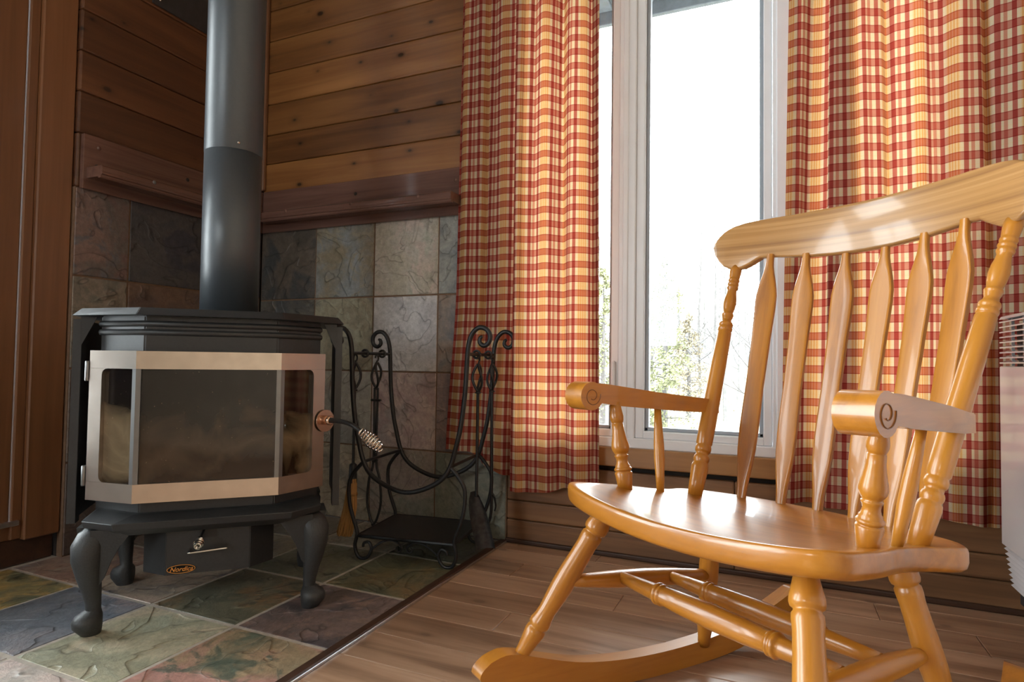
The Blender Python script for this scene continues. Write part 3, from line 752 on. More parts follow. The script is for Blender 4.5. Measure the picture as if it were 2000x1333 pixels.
# base ledge
led = bmesh.new()
o1 = sym([(0.195, -0.252), (0.268, -0.195), (0.268, 0.20), (0.15, 0.22)]); o0 = sym([(0.165, -0.205), (0.235, -0.145), (0.245, 0.18), (0.14, 0.20)]); o2 = sym([(0.158, -0.212), (0.252, -0.125), (0.255, 0.19), (0.14, 0.21)])
rings = [[led.verts.new((u, v, z)) for u, v in o] for o, z in ((o0, 0.232), ([(u * 0.985, v * 0.98) for u, v in o1], 0.254), (o1, 0.271), (o2, 0.283))]
for a, b in zip(rings, rings[1:]):
    n = len(a)
    for i in range(n): led.faces.new((a[i], a[(i + 1) % n], b[(i + 1) % n], b[i]))
led.faces.new(list(reversed(rings[0]))); led.faces.new(rings[-1])
bmesh.ops.bevel(led, geom=[e for e in led.edges], offset=0.0012, segments=1, affect='EDGES')
sp('base_ledge', fin(led, 'base_ledge', M['iron']))
# side shields with front flange and gusset
for s in (-1, 1):
    b = bmesh.new()
    add_box(b, (s * 0.3195, 0.045, 0.4975), (0.004, 0.30, 0.502))
    add_box(b, (s * 0.3125, -0.104, 0.4975), (0.018, 0.003, 0.502))
    add_box(b, (s * 0.3045, -0.088, 0.4975), (0.003, 0.032, 0.502))
    sh = sp('side_shield', fin(b, 'side_shield', M['iron']))
    g = prism_me('gusset', [(0.3055, 0.7555), (0.2715, 0.7555), (0.3055, 0.680)], lambda p: (s * p[0], -0.1055, p[1]), lambda p: (s * p[0], -0.102, p[1]), M['iron'])
    sp('gusset', g, sh)
# ash drawer
ash = sp('ash_drawer', frustum_me('ash_drawer', sym([(0.0958, -0.168), (0.152, -0.1178), (0.152, 0.13), (0.1, 0.15)]), sym([(0.0958, -0.168), (0.152, -0.1178), (0.152, 0.13), (0.1, 0.15)]), 0.1165, 0.229, M['iron'], 0.0015))
sp('draft_slot', box_me('draft_slot', (0.040, 0.004, 0.020), 0.0, M['badge']), ash, (-0.001, -0.1675, 0.2135))
hb = bmesh.new(); add_tube(hb, catmull([(-0.043, -0.169, 0.1775), (-0.043, -0.183, 0.1745), (-0.038, -0.187, 0.1735), (0.036, -0.187, 0.1775), (0.040, -0.183, 0.178), (0.040, -0.169, 0.181)], 3), 0.003, 8)
sp('drawer_handle', fin(hb, 'drawer_handle', M['chrome'], 60), ash)
def coil(n, r0, r1, L, wire, per=14):
    out = []
    for i in range(n * per + 1):
        t = i / (n * per); a = 2 * PI * n * t
        r = lerp_tab([(0, r0), (0.55, r1), (1, r1 * 0.55)], t)
        out.append((r * math.cos(a), r * math.sin(a), L * t))
    return out
lv = sp('draft_lever', tube_me('draft_lever', [(-0.006, -0.16, 0.236), (-0.012, -0.18, 0.222), (-0.018, -0.20, 0.206)], 0.003, 8, M['wrought']), ash)
kn = sp('spring_knob', tube_me('spring_knob', coil(6, 0.005, 0.011, 0.03, 0.002), 0.0022, 6, M['chrome']), ash)
between(kn, (-0.0165, -0.195, 0.209), (-0.022, -0.23, 0.190))
# maker's badge
bd = bmesh.new(); n_ = 40
ring = [bd.verts.new((0.0320 * math.cos(2 * PI * k / n_), 0.0, 0.0105 * math.sin(2 * PI * k / n_))) for k in range(n_)]
bd.faces.new(ring); bmesh.ops.solidify(bd, geom=list(bd.faces), thickness=0.001)
badge = sp('badge', fin(bd, 'badge', M['badge']), ash, (-0.0605, -0.1695, 0.1305), (0, math.radians(2), 0))
sp('badge_rim', tube_me('badge_rim', [(-0.0605 + 0.0310 * math.cos(2 * PI * k / 40), -0.1702, 0.1305 + 0.0100 * math.sin(2 * PI * k / 40)) for k in range(41)], 0.0007, 6, M['gold']), ash)
fc = bpy.data.curves.new('badge_text', 'FONT'); fc.body = 'Nordica'; fc.size = 0.0155; fc.shear = 0.35; fc.align_x = 'CENTER'; fc.align_y = 'CENTER'; fc.extrude = 0.0003; fc.offset = 0.0001
tmp = bpy.data.objects.new('tmp_text', fc); COL.objects.link(tmp)
bpy.context.view_layer.update()
tme = bpy.data.meshes.new_from_object(tmp.evaluated_get(bpy.context.evaluated_depsgraph_get()))
bpy.data.objects.remove(tmp); tme.name = 'badge_lettering'; tme.materials.clear(); tme.materials.append(M['gold'])
sp('badge_lettering', tme, ash, (-0.0605, -0.1705, 0.1300), (PI / 2, 0, 0))
# legs: cabriole, lofted, four alike
def leg_mesh():
    b = bmesh.new()
    # (z, outward offset along the diagonal, radius)
    secs = [(0.252, -0.012, 0.026), (0.238, -0.002, 0.034), (0.212, 0.010, 0.0365), (0.175, 0.013, 0.0325), (0.135, 0.008, 0.0258), (0.098, 0.001, 0.0200), (0.072, -0.003, 0.0165), (0.056, -0.004, 0.0160),
            (0.051, 0.000, 0.021), (0.044, 0.006, 0.0285), (0.033, 0.009, 0.0315), (0.020, 0.008, 0.0305), (0.008, 0.003, 0.0250), (0.0, 0.0, 0.021)]
    N = 20; R = []
    for z, o, r in secs:
        R.append([b.verts.new((-o * 0.75 + r * math.cos(2 * PI * k / N), -o * 0.75 + r * math.sin(2 * PI * k / N), z)) for k in range(N)])
    for p, q in zip(R, R[1:]):
        for k in range(N): b.faces.new((p[k], q[k], q[(k + 1) % N], p[(k + 1) % N]))
    b.faces.new(R[0]); b.faces.new(list(reversed(R[-1])))
    # webs along +x and +y (curved brackets)
    out = [(0.0, 0.25), (0.088, 0.25), (0.078, 0.232), (0.058, 0.205), (0.040, 0.17), (0.026, 0.13), (0.0, 0.09)]
    add_prism(b, out, lambda p: (p[0], -0.036 + 0.16 * (0.25 - p[1]), p[1]), lambda p: (p[0], -0.012 + 0.04 * (0.25 - p[1]), p[1]))
    add_prism(b, out, lambda p: (-0.036 + 0.16 * (0.25 - p[1]), p[0], p[1]), lambda p: (-0.012 + 0.04 * (0.25 - p[1]), p[0], p[1]))
    return fin(b, 'leg', M['cast'], 40)
LM = leg_mesh()
FU, FV = 0.247, 0.170
for su, sv in ((-1, -1), (1, -1), (-1, 1), (1, 1)):
    l = sp('leg', LM, None, (su * FU, sv * FV, 0)); l.scale = (-su, -sv, 1)
# --- door (part) with panes, mullions, handle, hinges as sub-parts
DP = [(-0.2735, -0.1485), (-0.1605, -0.2325), (0.1605, -0.2325), (0.2735, -0.1485)]
Z0d, Z1d, G0, G1 = 0.312, 0.6715, 0.3565, 0.6285
th = 0.024
def inset(p):  # push inwards (towards +v) by th along facet bisector
    u, v = p
    return (u * (1 - th * 0.35 / 0.16) if abs(u) < 0.2 else u - math.copysign(th * 0.6, u), v + th if abs(u) < 0.2 else v + th * 0.8)
dbm = bmesh.new()
def strip(P, z0, z1):
    Q = [inset(p) for p in P]
    a = [[dbm.verts.new((*p, z)) for p in P] for z in (z0, z1)]
    c = [[dbm.verts.new((*p, z)) for p in Q] for z in (z0, z1)]
    for i in range(len(P) - 1):
        dbm.faces.new((a[0][i], a[0][i + 1], a[1][i + 1], a[1][i])); dbm.faces.new((c[0][i], c[1][i], c[1][i + 1], c[0][i + 1]))
        dbm.faces.new((a[1][i], a[1][i + 1], c[1][i + 1], c[1][i])); dbm.faces.new((a[0][i], c[0][i], c[0][i + 1], a[0][i + 1]))
    for i in (0, len(P) - 1): dbm.faces.new((a[0][i], a[1][i], c[1][i], c[0][i]))
strip(DP, Z0d, G0); strip(DP, G1, Z1d)
def facet_pt(s, f):   # f=0 outer edge, 1 inner corner of side facet
    a, b = DP[3], DP[2]
    return (s * (a[0] + (b[0] - a[0]) * f), a[1] + (b[1] - a[1]) * f)
for s in (-1, 1):
    # outer stile with rounded inner corners
    n = Vector((s * 0.597, -0.802, 0))
    fw = 0.27
    outl = [(0.0, G0 - 0.001), (fw + 0.11, G0 - 0.001)]
    for k in range(5):
        a = -PI / 2 - k * PI / 8; outl.append((fw + 0.11 + 0.11 * math.cos(a), G0 + 0.0155 + 0.0155 * math.sin(a)))
    for k in range(5):
        a = PI - k * PI / 8; outl.append((fw + 0.11 + 0.11 * math.cos(a), G1 - 0.0155 + 0.0155 * math.sin(a)))
    outl += [(fw + 0.11, G1 + 0.001), (0.0, G1 + 0.001)]
    add_prism(dbm, outl, lambda p: Vector((*facet_pt(s, p[0]), p[1])), lambda p: Vector((*facet_pt(s, p[0]), p[1])) - n * th)
bmesh.ops.bevel(dbm, geom=[e for e in dbm.edges if len(e.link_faces) == 2 and e.calc_face_angle(0) > 0.5 and abs((e.verts[0].co - e.verts[1].co).z) < 0.01 and (e.verts[0].co.z > Z1d - 0.001 or e.verts[0].co.z < Z0d + 0.001)], offset=0.006, segments=3, affect='EDGES')
sdoor = sp('door', fin(dbm, 'door', M['nickel'], 30)); sdoor['label'] = 'brushed nickel bay door frame'
for s in (-1, 1):
    mu = bmesh.new()
    c0 = Vector((s * 0.1605, -0.2325, 0))
    f1 = Vector((s * 0.1500, -0.2325, 0)); f2 = Vector((*facet_pt(s, 0.925), 0))
    poly = [f1, c0, f2, f2 + Vector((-s * 0.006, 0.016, 0)), f1 + Vector((0, 0.018, 0))]
    add_prism(mu, poly, lambda p: (p.x, p.y + 0.001, G0 - 0.002), lambda p: (p.x, p.y + 0.001, G1 + 0.002))
    sp('mullion', fin(mu, 'mullion', M['steelbar']), sdoor)
    # side pane
    a, b = facet_pt(s, 0.2), facet_pt(s, 0.98)
    pm = bmesh.new(); nn = Vector((-s * 0.597, 0.802, 0)) * 0.010
    q = [Vector((*a, 0)) + nn, Vector((*b, 0)) + nn]
    add_prism(pm, [q[0], q[1], q[1] + nn * 0.4, q[0] + nn * 0.4], lambda p: (p.x, p.y, G0 - 0.01), lambda p: (p.x, p.y, G1 + 0.01))
    sp('glass_pane', fin(pm, 'glass_pane', M['sglass_side']), sdoor)
sp('glass_pane', box_me('glass_pane', (0.318, 0.004, G1 - G0 + 0.02), 0.0, M['sglass'], c=(0, -0.2215, (G0 + G1) / 2)), sdoor)
for z in (0.3685, 0.6215): sp('hinge', lathe_me('hinge', [(0.0045, -0.0245), (0.0055, -0.022), (0.0055, 0.022), (0.0045, 0.0245)], 12, M['steelbar']), sdoor, (-0.279, -0.143, z))
hd = sp('door_handle', tube_me('door_handle', catmull([(0.277, -0.150, 0.491), (0.300, -0.187, 0.492), (0.318, -0.213, 0.491), (0.340, -0.236, 0.484), (0.362, -0.256, 0.466)], 4), lambda t: 0.0075 if t < 0.2 else 0.0062, 10, M['wrought']), sdoor)
sp('latch_disc', lathe_me('latch_disc', [(0.030, 0.0), (0.030, 0.003)], 32, M['hot']), sdoor, (0.2755, -0.1515, 0.489), Vector((0.597, -0.802, 0)).to_track_quat('Z', 'Y').to_euler())
sp('latch_boss', lathe_me('latch_boss', [(0.013, 0.0), (0.013, 0.022), (0.010, 0.024)], 20, M['hot']), sdoor, (0.2765, -0.153, 0.491), Vector((0.597, -0.802, 0)).to_track_quat('Z', 'Y').to_euler())
cg = sp('spring_grip', tube_me('spring_grip', coil(9, 0.0085, 0.0185, 0.075, 0.002, 14), 0.0026, 6, M['chrome']), sdoor)
between(cg, (0.358, -0.253, 0.470), (0.414, -0.290, 0.420))

# stove pipe
pipe = thing('stove_pipe', 'tall black painted stove pipe rising from the wood stove', 'stove pipe', SO + Vector((math.cos(SA) * 0.012 - math.sin(SA) * 0.10, math.sin(SA) * 0.012 + math.cos(SA) * 0.10, 0.777)), SA)
PR = 0.0805
obj('lower_section', lathe_me('lower_section', [(PR - 0.0008, 0.0), (PR - 0.0008, 0.502)], 56, M['pipe']), None, pipe)
obj('upper_section', lathe_me('upper_section', [(PR - 0.0008, 0.488), (PR, 0.489), (PR, CZ - 0.777 - 0.0)], 56, M['pipe']), None, pipe)
obj('screw', lathe_me('screw', [(0.0045, 0.0), (0.004, 0.0025), (0.0005, 0.0035)], 10, M['chrome'], cap=False), None, pipe, (PR * math.cos(-1.35), PR * math.sin(-1.35), 0.505), (PI / 2, 0, -1.35 + PI / 2))

# ================================================================== LOG HOLDER
HC, HA = Vector((-1.1111, 1.800, 0)), math.radians(8)
hol = thing('log_holder', 'black wrought iron log holder with scrolled ends beside the stove', 'log holder', HC, HA)
HALF = [(0.0, 0.232), (0.062, 0.246), (0.12, 0.278), (0.152, 0.322), (0.172, 0.392), (0.186, 0.455), (0.198, 0.556), (0.203, 0.657), (0.207, 0.707), (0.218, 0.742), (0.239, 0.762), (0.263, 0.759), (0.277, 0.740), (0.274, 0.716), (0.258, 0.706), (0.244, 0.716), (0.2455, 0.731), (0.2535, 0.734)]
LEG = [(0.152, 0.322), (0.184, 0.287), (0.203, 0.247), (0.197, 0.172), (0.171, 0.098), (0.171, 0.078), (0.177, 0.046), (0.163, 0.012), (0.133, 0.012), (0.117, 0.040), (0.126, 0.062), (0.144, 0.058), (0.147, 0.046)]
HQ = 0.138
for q in (-HQ, HQ):
    pts = [(-p, q, z) for p, z in reversed(HALF)] + [(p, q, z) for p, z in HALF[1:]]
    obj('cradle_hoop', tube_me('cradle_hoop', catmull(pts, 4), lambda t: 0.0078 - 0.0035 * (abs(t - 0.5) * 2) ** 12, 10, M['wrought']), None, hol)
    for s in (-1, 1):
        obj('scroll_leg', tube_me('scroll_leg', catmull([(s * p, q, z) for p, z in LEG], 4), lambda t: 0.0066 - 0.002 * t * t, 8, M['wrought']), None, hol)
    ap = bmesh.new()
    for s in (-1, 1):
        add_tube(ap, catmull([(s * 0.117, q, 0.040), (s * 0.085, q, 0.064), (s * 0.055, q, 0.075), (s * 0.028, q, 0.072), (s * 0.008, q, 0.054), (s * 0.018, q, 0.042), (s * 0.028, q, 0.050), (s * 0.020, q, 0.056)], 4), 0.0035, 6)
    obj('apron_scroll', fin(ap, 'apron_scroll', M['wrought'], 50), None, hol)
tb = bmesh.new(); add_box(tb, (0, 0, 0.082), (0.334, 0.276, 0.004), 0.001)
add_tube(tb, [(-0.167, -HQ, 0.080), (0.167, -HQ, 0.080)], 0.006, 8); add_tube(tb, [(-0.167, HQ, 0.080), (0.167, HQ, 0.080)], 0.006, 8)
add_tube(tb, [(-0.167, -HQ, 0.080), (-0.167, HQ, 0.080)], 0.006, 8); add_tube(tb, [(0.167, -HQ, 0.080), (0.167, HQ, 0.080)], 0.006, 8)
obj('tray', fin(tb, 'tray', M['wrought'], 40), None, hol)
for s in (-1, 1):
    obj('tool_bar', tube_me('tool_bar', [(s * 0.204, -HQ, 0.679), (s * 0.204, HQ, 0.679)], 0.0055, 8, M['wrought']), None, hol)
    obj('side_bar', tube_me('side_bar', [(s * 0.152, -HQ, 0.322), (s * 0.152, HQ, 0.322)], 0.0055, 8, M['wrought']), None, hol)
    for q in (-0.05, 0.075): obj('hook', tube_me('hook', [(s * (0.204 + 0.012 * math.cos(a)), q, 0.679 + 0.012 * math.sin(a)) for a in [k * PI / 8 for k in range(17)]], 0.0042, 7, M['wrought']), None, hol)

def hloc(p, q, z): return HC + Vector((math.cos(HA) * p - math.sin(HA) * q, math.sin(HA) * p + math.cos(HA) * q, z))
def tool(name, label, cat, p, q):
    return thing(name, label, cat, hloc(p, q, 0), HA)
def basket_handle(t, z1=0.665, z0=0.558, w=0.017, turn=0.0):
    b = bmesh.new()
    zc = (z0 + z1) / 2 - 0.01
    for k in range(3):
        a = turn + k * 2 * PI / 3
        pts = []
        for i in range(13):
            f = i / 12; rr = w * math.sin(PI * f) ** 0.9 + 0.002
            pts.append((rr * math.cos(a + 1.2 * f), rr * math.sin(a + 1.2 * f), z1 - 0.018 - (z1 - 0.018 - z0) * f))
        add_tube(b, pts, 0.0044, 7)
    # hanging loop
    add_tube(b, [(0.0, 0.0115 * math.cos(a), z1 - 0.002 + 0.0115 * math.sin(a)) for a in [-PI / 2 + k * PI / 8 for k in range(13)]], 0.0032, 7)
    obj('handle', fin(b, 'handle', M['wrought'], 60), None, t)
    obj('collar', lathe_me('collar', [(0.004, z0 - 0.008), (0.010, z0 - 0.006), (0.010, z0 - 0.002), (0.004, z0)], 16, M['wrought']), None, t)
# brush
t = tool('hearth_brush', 'fireplace brush with straw bristles hanging at the left of the log holder nearest the stove', 'brush', -0.2075, -0.108)
basket_handle(t)
obj('shaft', tube_me('shaft', [(0, 0, 0.555), (0, 0, 0.30)], 0.0048, 8, M['wrought']), None, t)
obj('ferrule', lathe_me('ferrule', [(0.006, 0.310), (0.0125, 0.305), (0.0145, 0.250), (0.0145, 0.244)], 20, M['wrought']), None, t)
bb_ = bmesh.new()
for k in range(90):
    a = random.uniform(0, 2 * PI); r = math.sqrt(random.random())
    x0, y0 = r * 0.013 * math.cos(a), r * 0.013 * math.sin(a)
    x1, y1 = r * 0.030 * math.cos(a) - 0.012, r * 0.018 * math.sin(a)
    add_tube(bb_, [(x0, y0, 0.258), ((x0 + x1) * 0.55, (y0 + y1) * 0.55, 0.16), (x1 - 0.012, y1, 0.070 + random.uniform(-.006, .008))], 0.0026, 4)
br = obj('bristles', fin(bb_, 'bristles', M['straw'], 60), None, t); br['kind'] = 'stuff'
obj('binding', lathe_me('binding', [(0.0155, 0.212), (0.0175, 0.207), (0.0165, 0.202)], 20, M['straw']), None, t)
# tongs
t = tool('fire_tongs', 'black iron fire tongs hanging at the back left of the log holder', 'tongs', -0.201, 0.03)
basket_handle(t, turn=0.5)
obj('cross_piece', box_me('cross_piece', (0.040, 0.010, 0.008), 0.002, M['wrought'], c=(0, 0, 0.5125)), None, t)
for s in (-1, 1):
    obj('arm', tube_me('arm', catmull([(s * 0.006, 0, 0.552), (s * 0.006, 0, 0.500), (s * 0.005, 0, 0.300), (s * 0.020, 0, 0.235), (s * 0.027, 0, 0.150), (s * 0.010, 0, 0.085), (-s * 0.006, 0, 0.068)], 4), 0.0045, 8, M['wrought']), None, t)
obj('pivot', lathe_me('pivot', [(0.008, -0.008), (0.008, 0.008)], 12, M['wrought']), None, t, (0, 0, 0.298), (PI / 2, 0, 0))
# shovel
t = tool('ash_shovel', 'black iron ash shovel hanging at the front right of the log holder', 'shovel', 0.211, -0.05)
basket_handle(t, turn=0.9)
obj('shaft', tube_me('shaft', [(0, 0, 0.556), (0, 0, 0.215)], 0.0052, 8, M['wrought']), None, t)
sh = bmesh.new(); W = []
for i in range(9):
    f = i / 8; zz = 0.232 - 0.19 * f; hw = lerp_tab([(0, 0.010), (0.15, 0.024), (0.35, 0.032), (1, 0.036)], f)
    row = []
    for k in range(9):
        g = k / 4 - 1; row.append(((g * hw * 0.80) + 0.034 * f, -0.020 * f - 0.012 + 0.022 * abs(g) ** 3 * (1 if True else 0) - 0.5 * g * hw * 0.7, zz))
    W.append([sh.verts.new((x, -y, z)) for x, y, z in row])
for a, b in zip(W, W[1:]):
    for k in range(8): sh.faces.new((a[k], a[k + 1], b[k + 1], b[k]))
bmesh.ops.solidify(sh, geom=list(sh.faces), thickness=0.0022)
pan = obj('pan', fin(sh, 'pan', M['pan'], 40), None, t, (0, 0, 0), (0, math.radians(-2), 0))
# poker
t = tool('fire_poker', 'black iron poker hanging on the log holder in front of the left curtain', 'poker', 0.2235, 0.062)
basket_handle(t, turn=0.2)
obj('shaft', tube_me('shaft', catmull([(0, 0, 0.556), (0.002, 0, 0.40), (0.004, 0, 0.20), (0.003, 0, 0.135), (-0.006, 0, 0.10)], 4), lambda s: 0.0055 - 0.002 * max(0, s - 0.8) * 5, 8, M['wrought']), None, t)
obj('barb', tube_me('barb', catmull([(0.004, 0, 0.205), (0.013, 0, 0.195), (0.020, 0, 0.165), (0.016, 0, 0.145)], 4), lambda s: 0.005 - 0.003 * s, 8, M['wrought']), None, t)

# ================================================================== ROCKING CHAIR
CA = math.radians(-35)
CO = Vector((-0.558, 0.3907, 0))
chair = thing('rocking_chair', 'honey coloured wooden rocking chair with turned posts and scrolled arms', 'rocking chair', CO + Vector((-math.sin(CA) * 0.95, math.cos(CA) * 0.95, 0)), CA)
def T(u, v, z):   # the chair leans a degree to its right above the rockers
    k = max(0, min(1, z / 0.3))
    return Vector((u - 0.01745 * z, v - 0.95, z + 0.01745 * u * k))
def cp(name, me, parent=None): return obj(name, me, None, parent or chair)
def turned(name, a, b, tab, sub=None, mat=None, segs=22):
    a, b = T(*a), T(*b); L = (b - a).length
    prof = [(r, t * L) for t, r in tab]
    o = cp(name, lathe_me(name, prof, segs, mat or M['oakZ']))
    between(o, a, b); return o
def ring(t, r, w, e=0.9):   # a small bead
    return [(t - w, r * e), (t - w * 0.5, r * (1 + e) / 2 + r * 0.03), (t, r), (t + w * 0.5, r * (1 + e) / 2 + r * 0.03), (t + w, r * e)]
# seat
ctl = [(0.0, 0.676), (0.10, 0.680), (0.195, 0.689), (0.252, 0.705), (0.273, 0.738), (0.273, 0.79), (0.266, 0.84), (0.255, 0.89), (0.249, 0.935), (0.252, 0.975), (0.260, 1.005), (0.267, 1.035), (0.265, 1.065), (0.249, 1.10), (0.22, 1.135), (0.16, 1.165), (0.08, 1.185), (0.0, 1.19)]
half = [(p.x, p.y) for p in catmull([(x, y, 0) for x, y in ctl], 4)]
outl = half + [(-x, y) for x, y in reversed(half[1:-1])]
def seat_z(u, v):
    z = 0.414 - 0.137 * (v - 0.839)
    a = max(0, 1 - (u / 0.255) ** 2)
    dip = 0.020 * a * smooth(1.16, 0.95, v) if False else 0.020 * a * (1 - smooth(0.98, 1.17, v))
    return z - dip
sb = bmesh.new(); cx, cy = 0.0, 0.92; NO = len(outl)
fr = [0.001, 0.15, 0.3, 0.45, 0.6, 0.75, 0.87, 0.95, 0.985]
def ring_at(f, dz, absolute=None):
    out = []
    for x, y in outl:
        u = cx + (x - cx) * f; v = cy + (y - cy) * f
        out.append(sb.verts.new(T(u, v, seat_z(u, v) + dz)))
    return out
R = [ring_at(f, 0) for f in fr] + [ring_at(0.996, -0.003), ring_at(1.0, -0.008), ring_at(1.0, -0.022), ring_at(0.992, -0.031), ring_at(0.975, -0.0355), ring_at(0.5, -0.030), ring_at(0.001, -0.030)]
for a, b in zip(R, R[1:]):
    for i in range(NO): sb.faces.new((a[i], b[i], b[(i + 1) % NO], a[(i + 1) % NO]))
sb.faces.new(R[0]); sb.faces.new(list(reversed(R[-1])))
seat = cp('seat', fin(sb, 'seat', M['oakX'], 60))
# crest rail
ZT = [(0, 1.013), (0.10, 1.0135), (0.20, 1.013), (0.235, 1.0118), (0.26, 1.0090), (0.28, 1.0040), (0.292, 0.9985), (0.302, 0.9910), (0.310, 0.9820), (0.316, 0.9715), (0.3195, 0.9610), (0.3205, 0.9515)]
ZB = [(0, 0.902), (0.06, 0.903), (0.12, 0.907), (0.20, 0.9165), (0.222, 0.9165), (0.240, 0.904), (0.258, 0.8945), (0.274, 0.8930), (0.287, 0.8965), (0.298, 0.9040), (0.307, 0.9145), (0.314, 0.9270), (0.3185, 0.9400), (0.3205, 0.9505)]
us = [0, .02, .04, .06, .08, .10, .12, .14, .16, .18, .195, .205, .215, .222, .23, .24, .25, .258, .266, .275, .28, .287, .293, .298, .303, .307, .311, .314, .3165, .3185, .3198, .3205]
us = [-u for u in reversed(us[1:])] + us
crb = bmesh.new(); CR = []
for u in us:
    zt, zb_ = lerp_tab(ZT, abs(u)), lerp_tab(ZB, abs(u)); h = max(0.001, zt - zb_); rd = min(0.007, h * 0.45); hv = 0.0125
    loop = []
    for (sv, sz, aa) in ((-1, 1, PI / 2), (-1, -1, PI), (1, -1, 1.5 * PI), (1, 1, 0)):
        cz = (zt - rd) if sz > 0 else (zb_ + rd)
        for k in range(4):
            a = aa + k * (PI / 2) / 3
            loop.append((sv * (hv - rd) + rd * math.cos(a), cz + rd * math.sin(a)))
    row = []
    for dv, z in loop:
        v = 1.302 - 0.88 * u * u + (z - 0.9) * 0.13 + dv
        row.append(crb.verts.new(T(u, v, z)))
    CR.append(row)
for a, b in zip(CR, CR[1:]):
    n = len(a)
    for k in range(n): crb.faces.new((a[k], a[(k + 1) % n], b[(k + 1) % n], b[k]))
crb.faces.new(list(reversed(CR[0]))); crb.faces.new(CR[-1])
cp('crest_rail', fin(crb, 'crest_rail', M['crest'], 45))
# back posts
PTAB = [(0, .0148), (.06, .0165), (.11, .0182), (.125, .017), (.13, .0145)] + ring(.145, .0168, .012) + [(.16, .0135), (.17, .0135)] + ring(.185, .0172, .013) + [(.2, .015), (.206, .0172), (.25, .0178), (.4, .0175), (.55, .0168), (.685, .0158), (.69, .0138)] + ring(.70, .0163, .009) + ring(.72, .0160, .009) + [(.733, .0118), (.745, .0108), (.755, .0128)] + ring(.765, .0138, .006) + [(.775, .0112), (.795, .0135), (.82, .0150), (.845, .0138), (.865, .0115), (.885, .0105)] + ring(.895, .0132, .007) + ring(.912, .0134, .007) + ring(.93, .0132, .008) + [(.942, .0122), (.97, .0138), (1.0, .0140)]
for s in (-1, 1): turned('back_post', (s * .217, 1.0146, .380), (s * .2775, 1.2375, .902), PTAB)
# back spindles (flat arrow slats)
def spindle(a, b, face):
    a, b = T(*a), T(*b); L = (b - a).length; bm = bmesh.new(); rows = []
    wt = [(0, .0085), (.08, .0105), (.2, .0155), (.28, .0168), (.45, .0158), (.65, .0170), (.78, .0192), (.83, .0188), (.91, .0118), (.96, .0082), (1, .0074)]
    tt = [(0, .0080), (.12, .0075), (.3, .0060), (.8, .0058), (.92, .0065), (1, .0068)]
    N = 16
    for i in range(41):
        t = i / 40; w, h = lerp_tab(wt, t) * (1 + 0.2 * smooth(0.02, 0.15, t) * (1 - smooth(0.88, 0.96, t))), lerp_tab(tt, t)
        bow = -0.012 * math.sin(PI * min(1, t * 1.0)) * math.cos(PI * t) * 0.6
        row = []
        for k in range(N):
            an = 2 * PI * k / N; c, s_ = math.cos(an), math.sin(an)
            e = 0.55 - 0.27 * smooth(0.05, 0.2, t) * (1 - smooth(0.86, 0.95, t))
            row.append(bm.verts.new((w * math.copysign(abs(c) ** e, c), h * math.copysign(abs(s_) ** e, s_) + bow, L * t)))
        rows.append(row)
    for p, q in zip(rows, rows[1:]):
        for k in range(N): bm.faces.new((p[k], p[(k + 1) % N], q[(k + 1) % N], q[k]))
    bm.faces.new(list(reversed(rows[0]))); bm.faces.new(rows[-1])
    o = cp('back_spindle', fin(bm, 'back_spindle', M['oakZ'], 50))
    z = (b - a).normalized(); x = Vector((math.cos(face), math.sin(face), 0)); x = (x - z * x.dot(z)).normalized(); y = z.cross(x)
    o.matrix_local = Matrix(((x.x, y.x, z.x, a.x), (x.y, y.y, z.y, a.y), (x.z, y.z, z.z, a.z), (0, 0, 0, 1)))
for ub, vb, ut, vt, zt in ((.181, 1.118, .198, 1.260, .922), (.108, 1.150, .122, 1.282, .914), (.036, 1.164, .0407, 1.300, .910)):
    for s in (-1, 1): spindle((s * ub, vb, seat_z(ub, vb) - 0.012), (s * ut, vt, zt), s * -0.28 * ub / .18)
# arms
for s in (-1, 1):
    c0, c1, r = .766, .5965, .0285
    ol = [(1.112, .5815), (1.112, .5525), (1.0, .5600), (.90, .5690), (.83, .5755), (.806, .5795)]
    for k in range(15):
        a = -0.55 - k * (1.5 * PI + 0.02) / 14 * 0.985
        ol.append((c0 + r * math.cos(a), c1 + r * math.sin(a)))
    ol += [(.80, .6205), (.86, .6125), (.95, .6005)]
    def uin(v): return lerp_tab([(.7, .2525), (.85, .2525), (1.0, .247), (1.12, .230)], v)
    def uout(v): return lerp_tab([(.7, .305), (.83, .305), (.93, .300), (1.0, .290), (1.06, .280), (1.10, .266), (1.12, .258)], v)
    am = prism_me('arm', ol, lambda p: T(s * uin(p[0]), *p), lambda p: T(s * uout(p[0]), *p), M['oakY'], bev=0.004, ang=40)
    arm = cp('arm', am)
    for (uu, sg) in ((uin(.766) - .0002, -1), (uout(.766) + .0002, 1)):
        spi = [T(s * uu, c0 + 0.001 + (0.0065 + 0.0135 * k / 34) * math.cos(-2.2 + 0.255 * k), c1 + (0.0065 + 0.0135 * k / 34) * math.sin(-2.2 + 0.255 * k)) for k in range(35)]
        cp('scroll_groove', tube_me('scroll_groove', spi, 0.0009, 6, M['groove']), arm)
ATAB = [(0, .0128), (.1, .0142), (.2, .0165), (.214, .0155), (.218, .0135)] + ring(.245, .0166, .018) + [(.27, .0138), (.285, .0140), (.30, .0118), (.34, .0102), (.37, .0112), (.39, .0128), (.40, .0128), (.405, .0105), (.43, .0135), (.46, .0160), (.49, .0168), (.53, .0160), (.60, .0135), (.68, .0113), (.755, .0108), (.76, .0095), (.77, .0108), (.80, .0126), (.84, .0130), (.88, .0118), (.93, .0105), (1, .0100)]
for s in (-1, 1): turned('arm_post', (s * .2375, .839, .405), (s * .262, .833, .582), [(t, r * 1.08) for t, r in ATAB])
